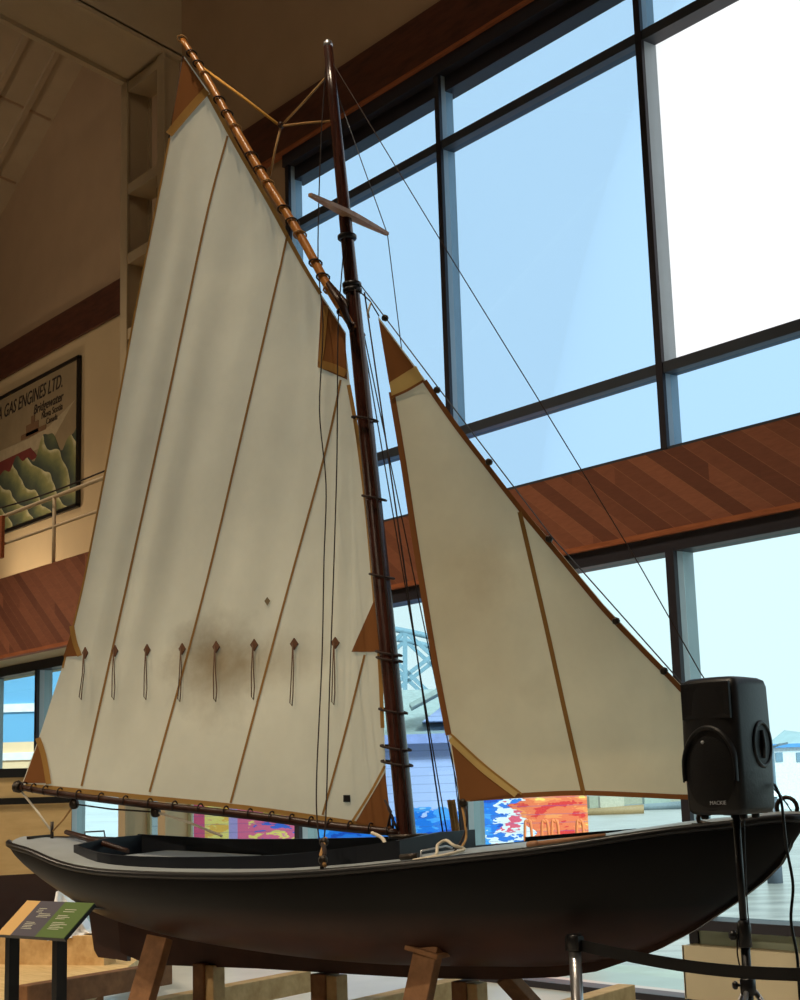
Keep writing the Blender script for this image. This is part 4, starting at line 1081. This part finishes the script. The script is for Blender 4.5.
# side handle: oval rim with grip bar in a dark recess
def side(t, z, out=0.):                                # point on right flank: t 0 front .. 1 back
    a = np.array([WF / 2, DD * .125]); b = np.array([WB / 2, -DD / 2 + .04]); p = a * (1 - t) + b * t; d = b - a; nn = np.array([-d[1], d[0]]); nn = nn / np.linalg.norm(nn)
    if nn[0] < 0: nn = -nn
    return sp3(p[0] + nn[0] * out, p[1] + nn[1] * out, z)
h = MB(); hzc = KB * .50
ringp = [side(.52 + .52 * math.cos(a), hzc + KB * .16 * math.sin(a), .004) for a in np.linspace(0, 2 * PI, 25)[:-1]]
h.tube(ringp, .011, 8, closed=True)
h.build('handle', MT['blackplastic'], spk)
h = MB(); h.add([side(.52 + .47 * math.cos(a), hzc + KB * .145 * math.sin(a), .006) for a in np.linspace(0, 2 * PI, 25)[:-1]], [tuple(range(24))]); h.build('handle_recess', MT['grille'], spk)
MB().tube([side(.5, hzc - KB * .10, .008), side(.46, hzc, .018), side(.5, hzc + KB * .10, .008)], .012, 8).build('handle_grip', MT['blackplastic'], spk)
for x, y in ((-.11, .09), (.11, .09), (.06, -.1), (-.06, -.1)):
    MB().lathe(sp3(x, y, -.022), [(.016, 0), (.02, .006), (.02, .03)], 12).build('foot', MT['grille'], spk)
text_mesh('MACKIE', .026, spk, 'logo', sp3(-.005, FY + .015, KB * .075), fx, (0, 0, 1), MT['logo'], depth=.001)
MB().lathe(sp3(-.02, FY + .020, KB * .525), [(.0001, 0), (.009, 0), (.008, .004), (.0001, .005)], 14, axis=fn_).build('badge', MT['logo'], spk)

stn = thing('speaker_stand', (sc_[0], sc_[1], 0), 'black tripod pole stand holding up the loudspeaker', 'speaker stand')
top = sc_ + np.array([.0, 0, 0]); bx, by = dep(742, 900, DS)[:2]
def sp_pole(z): return np.array([bx, by, z])
zt2 = sc_[2] - .001
zco = dep(742, 935, DS)[2]; zhu = dep(746, 985, DS)[2]
MB().tube([sp_pole(zco - .03), sp_pole(zt2)], .0185, 14).build('pole', MT['black'], stn)
MB().tube([sp_pole(.25), sp_pole(zco)], .023, 14).build('lower_tube', MT['black'], stn)
MB().lathe(sp_pole(zco - .06), [(.024, 0), (.034, .005), (.034, .10), (.03, .12), (.022, .13)], 16).build('collar', MT['black'], stn)
MB().tube([sp_pole(zco), sp_pole(zco) - RT * .04], .008, 8).lathe(sp_pole(zco) - RT * .075, [(.012, 0), (.024, .008), (.024, .028), (.014, .036)], 10, axis=RT).build('knob', MT['black'], stn)
MB().tube(smoothline([sp_pole(zco) - RT * .035, sp_pole(zco - .1) - RT * .04, sp_pole(zco - .2) - RT * .02], 5), .004, 6).build('safety_pin_cord', MT['ropedark'], stn)
MB().lathe(sp_pole(zhu - .05), [(.026, 0), (.038, .01), (.038, .075), (.028, .085)], 16).build('hub', MT['black'], stn)
MB().tube([sp_pole(zhu), sp_pole(zhu) - RT * .05], .007, 8).lathe(sp_pole(zhu) - RT * .075, [(.012, 0), (.02, .008), (.02, .02), (.012, .026)], 10, axis=RT).build('knob', MT['black'], stn)
for k in range(3):
    a = 2 * PI * k / 3 + .9; dv = np.array([math.cos(a), math.sin(a), 0])
    lg = MB().tube([sp_pole(zhu - .03) + dv * .03, sp_pole(.03) + dv * .62], .013, 10).build('leg', MT['steel'], stn)
    MB().lathe(sp_pole(0) + dv * .63, [(.02, 0), (.022, .01), (.018, .05)], 10).build('rubber_foot', MT['black'], lg)
    MB().bar(sp_pole(.3) + dv * .02, sp_pole(zhu * .45) + dv * .33, .02, .008).build('brace', MT['steel'], stn)
# cables
P = [dep(x, y, d) for x, y, d in ((775, 785, DS - .0), (781, 800, DS - .1), (784, 825, DS - .12), (787, 850, DS - .1), (793, 885, DS - .1), (791, 920, DS - .1), (797, 955, DS - .1), (799, 985, DS - .1), (803, 1040, DS - .1))]
e_ = P[-1].copy(); e_[2] = .012; P += [np.array([e_[0], e_[1], .3]), e_, e_ + RT * .5]
tag(MB().tube(smoothline(P, 6), .0075, 8).build('power_cable', MT['black']), 'black power cable hanging from the back of the loudspeaker', 'cable')
P = [dep(744, 815, DS), dep(745, 850, DS - .03), dep(747, 900, DS - .03), dep(749, 925, DS - .03)]
tag(MB().tube(smoothline(P, 5), .0035, 6).build('audio_cable', MT['wire']), 'thin grey lead running down beside the speaker pole', 'cable')

# ================================================================== BELT BARRIER
DB = 8.3
pt = dep(574, 934, DB); H_ = pt[2]
bs = thing('barrier_post', (pt[0], pt[1], 0), 'steel barrier post with black head standing before the bow', 'barrier post')
def bar_post(root, x, y, H_):
    MB().lathe((x, y, .02), [(.032, 0), (.032, H_ - .10)], 18).build('post', MT['steel'], root)
    MB().lathe((x, y, 0), [(.17, 0), (.17, .012), (.05, .03), (.034, .04)], 24).build('base', MT['steel'], root)
    MB().lathe((x, y, H_ - .085), [(.034, 0), (.042, .004), (.042, .075), (.036, .085)], 18).build('head', MT['black'], root)
    MB().box((x - .05, y - .02, H_ - .085), (x + .05, y + .02, H_ - .01)).build('belt_clip', MT['black'], root)
bar_post(bs, pt[0], pt[1], H_)
e1 = dep(800, 968, 7.4); 
st1 = np.array([pt[0], pt[1], H_ - .05]); e1[2] = min(e1[2], H_ - .05)
dd = (e1 - st1); e2 = st1 + dd * 1.25
rws = []
for t in np.linspace(0, 1, 14):
    p = st1 * (1 - t) + e2 * t; p = p - np.array([0, 0, .05 * math.sin(PI * t)])
    sd = np.cross(dd, (0, 0, 1)); sd = sd / np.linalg.norm(sd) * .0015
    rws.append([p + (0, 0, .03) - sd, p + (0, 0, .03) + sd, p - (0, 0, .03) + sd, p - (0, 0, .03) - sd])
MB().loft(rws, smooth=False, closed=True).build('belt', MT['black'], bs, label='black webbing belt')

# ================================================================== RADIATOR
rx0 = onY(684, 950, YW - .18)[0]
rd = thing('radiator', (rx0 + 1.3, YW - .15, 0), 'cream panel radiator under the dark window sill at right', 'radiator')
zr1 = onY(690, 946, YW - .2)[2]
MB().box((rx0, YW - .205, .08), (rx0 + 2.8, YW - .185, zr1)).build('front_panel', MT['radiator'], rd, bevel=.006)
MB().box((rx0, YW - .205, .08), (rx0 + .02, YW - .05, zr1)).build('side_panel', MT['radiator'], rd)
MB().box((rx0 + .05, YW - .09, .1), (rx0 + 2.75, YW - .07, zr1 - .03)).build('back_panel', MT['radiator'], rd)
gr = MB().box((rx0, YW - .205, zr1 - .004), (rx0 + 2.8, YW - .19, zr1 + .004)).box((rx0, YW - .06, zr1 - .004), (rx0 + 2.8, YW - .045, zr1 + .004))
for k in range(56): gr.box((rx0 + .05 * k, YW - .2, zr1 - .008), (rx0 + .05 * k + .022, YW - .05, zr1 + .003))
gr.build('top_grille', MT['radiator'], rd)
for x in (rx0 + .3, rx0 + 2.4): MB().box((x, YW - .16, 0), (x + .05, YW - .1, .1)).build('foot', MT['radiator'], rd)

# ================================================================== OUTSIDE
ZW = -.85
def watermat():
    m, nt, out = newmat('harbour_water')
    v = coords(nt, 'Object', (1, 1, 1), (0, 0, math.atan2(RT[1], RT[0]) * -1))
    mp = N(nt, 'ShaderNodeMapping'); mp.inputs['Scale'].default_value = (.5, 1.6, 1); nt.links.new(v, mp.inputs[0])
    n = noise(nt, mp.outputs[0], .9, 6, .6)
    col = ramp(nt, n, [(.35, lin((134, 132, 126))), (.65, lin((186, 182, 174)))])
    pbsdf(nt, out, col, .3, 0, n, .35, .35); return m
struct(MB().box((-600, YW + 2.4, ZW - .3), (300, 700, ZW)).build('water', watermat()))
struct(MB().box((-60, YW + .25, -.4), (40, YW + 2.6, -.12)).build('ground_wharf', plain('wharf_concrete', lin((206, 204, 196)), .8, 0, .12, 2)))
# hills on the far shore
hl = MB(); rws = []
for i in range(90):
    px = -300 + i * 16
    p = dep(px, 780, 620); g = np.array([p[0], p[1], ZW])
    hgt = 21 + 3 * math.sin(i * .37) + 1.5 * math.sin(i * 1.1) + 2 * math.sin(i * 2.7)
    rws.append([g - FW * 60, g - FW * 20 + (0, 0, hgt * .8), g + (0, 0, hgt), g + FW * 60 + (0, 0, hgt * .6)])
hl.loft(rws)
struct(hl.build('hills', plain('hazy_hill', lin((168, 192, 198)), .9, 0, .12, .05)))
# mural shed, long wall facing the museum
DM = 27.
def mp_(px, py): return dep(px, py, DM)
xl_, xr_ = mp_(150, 800), mp_(587, 800)
zE = dep(405, 733, DM)[2]
shd = thing('mural_building', (*(.5 * (xl_ + xr_))[:2], ZW), 'blue clapboard waterfront building painted with waves and orange mural outside the windows', 'building')
Lm = (xr_ - xl_) @ RT
def muralmat(o0):
    m, nt, out = newmat('painted_mural_clapboard')
    g = N(nt, 'ShaderNodeNewGeometry'); sb = N(nt, 'ShaderNodeVectorMath', operation='SUBTRACT'); nt.links.new(g.outputs['Position'], sb.inputs[0]); sb.inputs[1].default_value = tuple(o0)
    dt = N(nt, 'ShaderNodeVectorMath', operation='DOT_PRODUCT'); nt.links.new(sb.outputs[0], dt.inputs[0]); dt.inputs[1].default_value = tuple(RT)
    u = mathn(nt, 'DIVIDE', dt.outputs['Value'], Lm)
    sp = N(nt, 'ShaderNodeSeparateXYZ'); nt.links.new(sb.outputs[0], sp.inputs[0]); z = sp.outputs['Z']
    cmb = N(nt, 'ShaderNodeCombineXYZ'); nt.links.new(dt.outputs['Value'], cmb.inputs[0]); nt.links.new(mathn(nt, 'MULTIPLY', z, 2.6), cmb.inputs[1])
    nz = noise(nt, cmb.outputs[0], 1.3, 3, .6); nz2 = noise(nt, cmb.outputs[0], 2.3, 3, .6)
    blue = ramp(nt, nz, [(0, lin((20, 80, 190))), (.42, lin((30, 120, 225))), (.52, lin((70, 160, 245))), (.63, lin((150, 205, 250)))], 'CONSTANT')
    pink = ramp(nt, nz2, [(0, lin((70, 110, 215))), (.42, lin((235, 110, 150))), (.55, lin((250, 225, 120))), (.66, lin((240, 150, 170)))], 'CONSTANT')
    oran = ramp(nt, nz2, [(0, lin((225, 60, 60))), (.42, lin((240, 120, 80))), (.56, lin((250, 150, 90))), (.66, lin((252, 215, 110)))], 'CONSTANT')
    un = mathn(nt, 'ADD', u, mathn(nt, 'MULTIPLY', mathn(nt, 'SUBTRACT', nz, .5), .22))
    col = mixcol(nt, mathn(nt, 'GREATER_THAN', un, .835), blue, oran)
    mid = mathn(nt, 'MULTIPLY', mathn(nt, 'GREATER_THAN', un, .79), mathn(nt, 'LESS_THAN', un, .845))
    col = mixcol(nt, mid, col, ramp(nt, nz2, [(0, lin((40, 120, 220))), (.45, lin((235, 240, 245))), (.58, lin((230, 90, 120)))], 'CONSTANT'))
    col = mixcol(nt, mathn(nt, 'LESS_THAN', u, .34), col, pink)
    fl_ = mathn(nt, 'MULTIPLY', mathn(nt, 'LESS_THAN', u, .18), 1.)
    yel = ramp(nt, nz2, [(0, lin((250, 190, 90))), (.5, lin((252, 226, 130))), (.7, lin((245, 150, 130)))], 'CONSTANT')
    col = mixcol(nt, fl_, col, yel)
    for ua, ub, c in ((.10, .125, (225, 80, 130)), (.18, .20, (180, 160, 220)), (.20, .225, (235, 110, 150))):
        k = mathn(nt, 'MULTIPLY', mathn(nt, 'GREATER_THAN', u, ua), mathn(nt, 'LESS_THAN', u, ub)); col = mixcol(nt, k, col, lin(c))
    col = mixcol(nt, mathn(nt, 'LESS_THAN', u, .10), col, lin((190, 205, 215)))
    # plain lavender boards above the painted waves
    lim = mathn(nt, 'ADD', .95, mathn(nt, 'MULTIPLY', nz, .9))
    up_ = mathn(nt, 'MULTIPLY', mathn(nt, 'GREATER_THAN', z, mathn(nt, 'ADD', lim, 1.0)), mathn(nt, 'MULTIPLY', mathn(nt, 'GREATER_THAN', u, .45), mathn(nt, 'LESS_THAN', u, .72)))
    col = mixcol(nt, up_, col, lin((182, 200, 250)))
    brd = mathn(nt, 'LESS_THAN', mathn(nt, 'FRACT', mathn(nt, 'MULTIPLY', z, 7.)), .1)
    col = mixcol(nt, mathn(nt, 'MULTIPLY', brd, .35), col, lin((70, 90, 160)))
    pbsdf(nt, out, col, .75, 0, None, 0, .2); return m
wm = muralmat((xl_[0], xl_[1], ZW))
a_, b_ = np.array([xl_[0], xl_[1], ZW]), np.array([xr_[0], xr_[1], ZW])
MB().prism([a_, b_, b_ + FW * 6, a_ + FW * 6], (0, 0, zE - ZW)).build('wall', wm, shd)
zRg = dep(405, 690, DM + 3.2)[2]
rfm = plain('grey_shingle', lin((176, 194, 196)), .9, 0, .14, 9, (1, 1, 1), .2)
q0 = np.array([xl_[0], xl_[1], 0]) - RT * .2; q1 = np.array([*dep(520, 800, DM)[:2], 0])
MB().prism([q0 - FW * .35 + (0, 0, zE - .06), q0 + FW * 3.2 + (0, 0, zRg), q0 + FW * 6.3 + (0, 0, zE)], (q1 - q0)).build('roof', rfm, shd)
MB().prism([q0 - FW * .42 + (0, 0, zE - .2), q1 - FW * .42 + (0, 0, zE - .2), q1 - FW * .42 + (0, 0, zE - .04), q0 - FW * .42 + (0, 0, zE - .04)], FW * .06).build('eave_board', plain('lavender_trim', lin((150, 168, 232)), .7), shd)
w0 = np.array([*dep(425, 800, DM)[:2], 0]) - FW * .3; w1 = np.array([*dep(500, 800, DM)[:2], 0]) - FW * .3
zg0, zg1 = dep(430, 722, DM)[2], dep(455, 694, DM)[2]
MB().prism([w0 + (0, 0, zg0), w1 + (0, 0, zg0), .5 * (w0 + w1) + (0, 0, zg1)], FW * 2).build('gable', wm, shd)
MB().bar(w0 - RT * .2 + (0, 0, zg0 + .25), .5 * (w0 + w1) + (0, 0, zg1 + .2), 1.2, .08, up=(0, 0, 1)).build('gable_roof', rfm, shd)
MB().bar(w1 + RT * .2 + (0, 0, zg0 + .25), .5 * (w0 + w1) + (0, 0, zg1 + .2), 1.2, .08).build('gable_roof', rfm, shd)
# orange ladder rails before the mural
oran = plain('orange_paint', lin((244, 130, 70)), .5)
for px in (529, 551, 581):
    for dxx in (-.07, .07):
        pass
    lad = thing('ladder_rail', (*dep(px, 830, 24)[:2], ZW), {529: 'orange hooped dock ladder rail nearest the blue waves', 551: 'orange hooped dock ladder rail in the middle of three', 581: 'orange hooped dock ladder rail at the mural right end'}[px], 'ladder', 'orange dock ladder rails')
    for sx in ((-5, 5) if px == 551 else (0,)):
        a_ = dep(px + sx - 3.5, 850, 24); b_ = dep(px + sx + 3.5, 850, 24); h_ = dep(px, 822, 24)[2] - a_[2]
        a_[2] = b_[2] = ZW
        H3 = dep(px, 822, 24)[2]
        c_ = .5 * (a_ + b_); c_[2] = H3
        MB().tube(smoothline([a_, a_ + (0, 0, (H3 - ZW) * .9), c_, b_ + (0, 0, (H3 - ZW) * .9), b_], 5), .022, 8).build('hoop', oran, lad)
# truss bridge beyond
DBR = 140.
steel = plain('pale_blue_bridge_steel', lin((122, 156, 174)), .7)
def bq(px, py): return dep(px, py, DBR)
brg = thing('truss_bridge', (*bq(420, 700)[:2], ZW), 'pale blue steel truss bridge beyond the mural building roof', 'bridge')
def tcy(x): return interp(x, [(300, 634), (345, 629), (390, 628.5), (410, 632), (431, 637), (470, 650), (520, 672), (560, 694)])
PX = [317, 361, 405, 449, 493, 537]
for dd_ in (0., 9.):
    o_ = FW * dd_
    MB().tube([bq(x, tcy(x)) + o_ for x in range(300, 561, 13)], .27, 6).build('top_chord', steel, brg)
    MB().tube([bq(x, 702) + o_ for x in (300, 560)], .27, 6).build('bottom_chord', steel, brg)
    for x in PX:
        MB().bar(bq(x, tcy(x)) + o_, bq(x, 702) + o_, .42, .4, up=FW).build('post', steel, brg)
        for sg in (-1, 1):
            for x0_ in (x,):
                xe = x0_ + sg * 78
                if not 300 <= xe <= 560 or x0_ > 555: continue
                MB().bar(bq(x0_, tcy(x0_)) + o_, bq(xe, 702) + o_, .36, .3, up=FW).build('diagonal', steel, brg)
for x in (317, 493):
    p = bq(x, 702) + FW * 4.5; MB().box((p[0] - 1, p[1] - 1, ZW), (p[0] + 1, p[1] + 1, p[2])).build('pier', steel, brg)
# mooring pile with white cone cap
D1 = 43.
pcn = dep(769, 797, D1); ztip = dep(769, 779, D1)[2]
pil = thing('mooring_pile', (pcn[0], pcn[1], ZW), 'dark timber mooring pile with white conical cap in the water', 'pile')
MB().lathe((pcn[0], pcn[1], ZW - .2), [(.21, 0), (.2, pcn[2] - ZW + .2)], 14).build('post', plain('wet_timber', lin((84, 92, 104)), .8), pil)
MB().lathe((pcn[0], pcn[1], pcn[2]), [(.25, 0), (.25, .05), (.01, ztip - pcn[2])], 14).build('cap', plain('white_cap', lin((235, 240, 242)), .6), pil)
p2 = dep(744, 850, D1 + 1)
tag(MB().lathe((p2[0], p2[1], ZW - .2), [(.26, 0), (.25, .2), (.25, p2[2] + .7 - ZW + .2), (.2, p2[2] + .74 - ZW + .2)], 14).build('mooring_pile', plain('grey_timber_pile', lin((120, 134, 146)), .8)), 'pale grey mooring pile without cap, behind the bow', 'pile')
# far shore: white shed with blue roof, floats, boats, lamp post
D2 = 150.
def fb(px0_, px1_, py0, py1, d=D2, deep=10):
    a_ = dep(px0_, py1, d); b_ = dep(px1_, py1, d); z0, z1 = a_[2], dep(px0_, py0, d)[2]
    a_[2] = b_[2] = ZW
    return a_, b_, z0, z1
wsh = None
a_, b_, z0, z1 = fb(771, 860, 748, 782)
wsh = thing('shore_shed', (*(.5 * (a_ + b_))[:2], ZW), 'white waterfront shed with blue roof on the far shore', 'building')
MB().prism([a_, b_, b_ + FW * 10, a_ + FW * 10], (0, 0, z1 - ZW)).build('wall', plain('white_cladding', lin((216, 226, 230)), .8), wsh)
MB().prism([a_ - RT * .5 - FW * .6 + (0, 0, z1 - ZW), b_ + RT * .5 - FW * .6 + (0, 0, z1 - ZW), b_ + RT * .5 + FW * 10.5 + (0, 0, z1 - ZW), a_ - RT * .5 + FW * 10.5 + (0, 0, z1 - ZW)], (0, 0, .35)).build('roof', plain('blue_roof', lin((74, 140, 204)), .6), wsh)
for x in (776, 797):
    w_ = dep(x, 762, D2 - .1); MB().prism([w_, w_ + RT * .7, w_ + RT * .7 + (0, 0, .9), w_ + (0, 0, .9)], FW * .15).build('window', plain('shed_window', lin((110, 140, 160)), .4), wsh)
lp = dep(777, 812, 90); zt3 = dep(777, 747, 90)[2]
lpt = thing('lamp_post', (lp[0], lp[1], ZW), 'slim dark lamp post on the water edge right of the loudspeaker', 'lamp post')
MB().tube([(lp[0], lp[1], ZW), (lp[0], lp[1], zt3)], .085, 8).build('pole', plain('dark_pole', lin((92, 110, 124)), .6), lpt)
MB().tube([np.array([lp[0], lp[1], zt3]), np.array([lp[0], lp[1], zt3 + .15]) + RT * .5], .07, 6).bar(np.array([lp[0], lp[1], zt3 + .1]) + RT * .3, np.array([lp[0], lp[1], zt3 + .2]) + RT * .9, .2, .12).build('lamp', plain('dark_lamp', lin((92, 110, 124)), .6), lpt)
def boatlet(px, py, d, L_, cabin, hullc, lab):
    p = dep(px, py, d); t = thing('moored_boat', (p[0], p[1], ZW), lab, 'boat', None)
    hb_ = MB(); r_w = []
    for k in range(9):
        u = k / 8; w = 1.3 * math.sin(PI * min(1, .25 + u * .75)) ** .7 if u < 1 else .05
        c = np.array([p[0], p[1], 0]) + RT * (u - .5) * L_
        r_w.append([c - FW * w + (0, 0, ZW + .55 + .3 * u), c - FW * w * .7 + (0, 0, ZW - .1), c + FW * w * .7 + (0, 0, ZW - .1), c + FW * w + (0, 0, ZW + .55 + .3 * u)])
    hb_.loft(r_w, closed=True); hb_.build('hull', plain('boat_hull_paint', lin(hullc), .6), t)
    c = np.array([p[0], p[1], ZW + .6]); 
    MB().prism([c - RT * L_ * .15 - FW * .8, c + RT * L_ * .2 - FW * .8, c + RT * L_ * .2 + FW * .8, c - RT * L_ * .15 + FW * .8], (0, 0, 1.1)).build('cabin', plain('boat_cabin_paint', lin(cabin), .6), t)
    MB().tube([c, c + (0, 0, 4.0)], .07, 6).build('mast', plain('boat_mast', lin((150, 150, 150)), .5), t)
boatlet(610, 812, 150, 6.5, (176, 170, 150), (150, 124, 86), 'tan workboat moored on the far shore just right of the mural')
boatlet(655, 810, 170, 8, (150, 162, 150), (120, 134, 140), 'grey workboat moored on the far shore left of the speaker')
a_, b_, z0, z1 = fb(590, 682, 800, 812, 190)
tag(MB().prism([a_, b_, b_ + FW * 5, a_ + FW * 5], (0, 0, 1.5)).build('dock', plain('dock_timber', lin((150, 150, 132)), .9)), 'low timber dock behind the moored workboats', 'dock')
# pale blue building seen at far left
D3 = 42.
a_, b_ = dep(-120, 800, D3), dep(128, 800, D3)
bb_ = thing('blue_building', (*(.5 * (a_ + b_))[:2], ZW), 'pale blue building with white trim lines and yellow lower wall, beyond the left windows', 'building')
za_ = dep(20, 742, D3)[2]; zt4 = dep(20, 640, D3)[2]
def lw(p, z): return np.array([p[0], p[1], z])
MB().prism([lw(a_, za_), lw(b_, za_), lw(b_, za_) + FW * 5, lw(a_, za_) + FW * 5], (0, 0, zt4 - za_)).build('upper_wall', plain('pale_blue_cladding', lin((110, 172, 214)), .7, 0, .06, .6), bb_)
b3 = dep(64, 800, D3)
MB().prism([lw(a_, ZW), lw(b3, ZW), lw(b3, ZW) + FW * 5, lw(a_, ZW) + FW * 5], (0, 0, za_ - ZW)).build('lower_wall', plain('yellow_wall', lin((242, 206, 164)), .7, 0, .08, .6), bb_)
MB().prism([lw(b3, ZW), lw(b_, ZW), lw(b_, ZW) + FW * 5, lw(b3, ZW) + FW * 5], (0, 0, za_ - ZW)).build('white_wall', plain('white_clapboard', lin((214, 226, 232)), .7, 0, .1, 2, (.2, .2, 8)), bb_)
tb = MB()
for py, hgt in ((712, .22), (760, .2)):
    z_ = dep(20, py, D3)[2]; tb.prism([lw(a_, z_) - FW * .08, lw(b3, z_) - FW * .08, lw(b3, z_ + hgt) - FW * .08, lw(a_, z_ + hgt) - FW * .08], FW * .1)
tb.build('trim_board', plain('white_trim', lin((244, 246, 248)), .6), bb_)

# ================================================================== LIGHT
wd = bpy.data.worlds.new('overcast'); S.world = wd; wd.use_nodes = True
nt = wd.node_tree; nt.nodes.clear()
o_ = nt.nodes.new('ShaderNodeOutputWorld'); bg = nt.nodes.new('ShaderNodeBackground')
tc = nt.nodes.new('ShaderNodeTexCoord'); nz = nt.nodes.new('ShaderNodeTexNoise'); nz.inputs['Scale'].default_value = 2.2; nz.inputs['Detail'].default_value = 3
nt.links.new(tc.outputs['Generated'], nz.inputs['Vector'])
rp2 = nt.nodes.new('ShaderNodeValToRGB'); rp2.color_ramp.elements[0].position = .3; rp2.color_ramp.elements[0].color = (.93, .96, .98, 1); rp2.color_ramp.elements[1].position = .7; rp2.color_ramp.elements[1].color = (1, 1, 1, 1)
nt.links.new(nz.outputs['Fac'], rp2.inputs[0]); nt.links.new(rp2.outputs[0], bg.inputs[0]); bg.inputs[1].default_value = 1.14
nt.links.new(bg.outputs[0], o_.inputs[0])
def area(name, loc, target, size, power, color=(1, .86, .68)):
    l = bpy.data.lights.new(name, 'AREA'); l.energy = power; l.size = size; l.color = color; l.shape = 'DISK'
    o = bpy.data.objects.new(name, l); COL.objects.link(o); o.location = loc
    o.rotation_euler = (Vector(target) - Vector(loc)).to_track_quat('-Z', 'Y').to_euler()
def spot(name, loc, target, power, ang, color=(1, .82, .6), blend=.8):
    l = bpy.data.lights.new(name, 'SPOT'); l.energy = power; l.spot_size = ang; l.spot_blend = blend; l.color = color; l.shadow_soft_size = .15
    o = bpy.data.objects.new(name, l); COL.objects.link(o); o.location = loc
    o.rotation_euler = (Vector(target) - Vector(loc)).to_track_quat('-Z', 'Y').to_euler()
spot('gallery_fill', (-6, 1.0, 16.5), (-9.5, 5.5, 1.0), 4200, 1.15)  # unseen overhead fill, added to lift the dim interior
spot('gallery_fill', (-14, -1.0, 16.5), (-14, 6, 1.0), 4200, 1.15)
spot('gallery_fill', (-21, 1.0, 16.5), (-20, 8.0, 1.0), 3600, 1.1)
spot('balcony_spot', (-22, 5.5, 6.5), (-19, 9.5, 1.0), 220, 1.2)
spot('balcony_wall_spot', (-26, 9.9, 5.3), (-25.5, 11.7, 6.4), 170, 2.3)
spot('upper_wall_fill', (-22, 3, 13), (-26, 11.7, 9.5), 430, 1.7)  # added fill that brightens the upper walls, no fixture behind it
spot('upper_wall_fill', (-8, 1, 16.4), (-14, 10.5, 13.5), 500, 1.5)
spot('low_fill', (-5.5, -2.0, 6.5), (-8.8, 5.5, .2), 900, .8)  # low fill added to brighten cradle timbers and floor
spot('low_fill', (-18, 0, 6), (-9.5, 6, .4), 700, .7)
spot('low_fill', (-12, -2.0, 6.5), (-13.5, 7, .2), 900, .8)

sl2 = bpy.data.lights.new('mural_fill', 'SUN'); sl2.energy = 4.2; sl2.angle = .2; sl2.color = (1, .98, .95)  # directional fill added for the mural wall; the sky is overcast
so = bpy.data.objects.new('mural_fill', sl2); COL.objects.link(so); so.rotation_euler = Vector((-1, .10, -.55)).to_track_quat('-Z', 'Y').to_euler()
S.view_settings.view_transform = 'Standard'; S.view_settings.look = 'None'; S.view_settings.gamma = 1; S.view_settings.exposure = 0
S.view_settings.use_curve_mapping = False
try:
    S.cycles.use_denoising = True; S.cycles.max_bounces = 10; S.cycles.diffuse_bounces = 5; S.cycles.transparent_max_bounces = 16; S.cycles.sample_clamp_indirect = 6
except Exception: pass
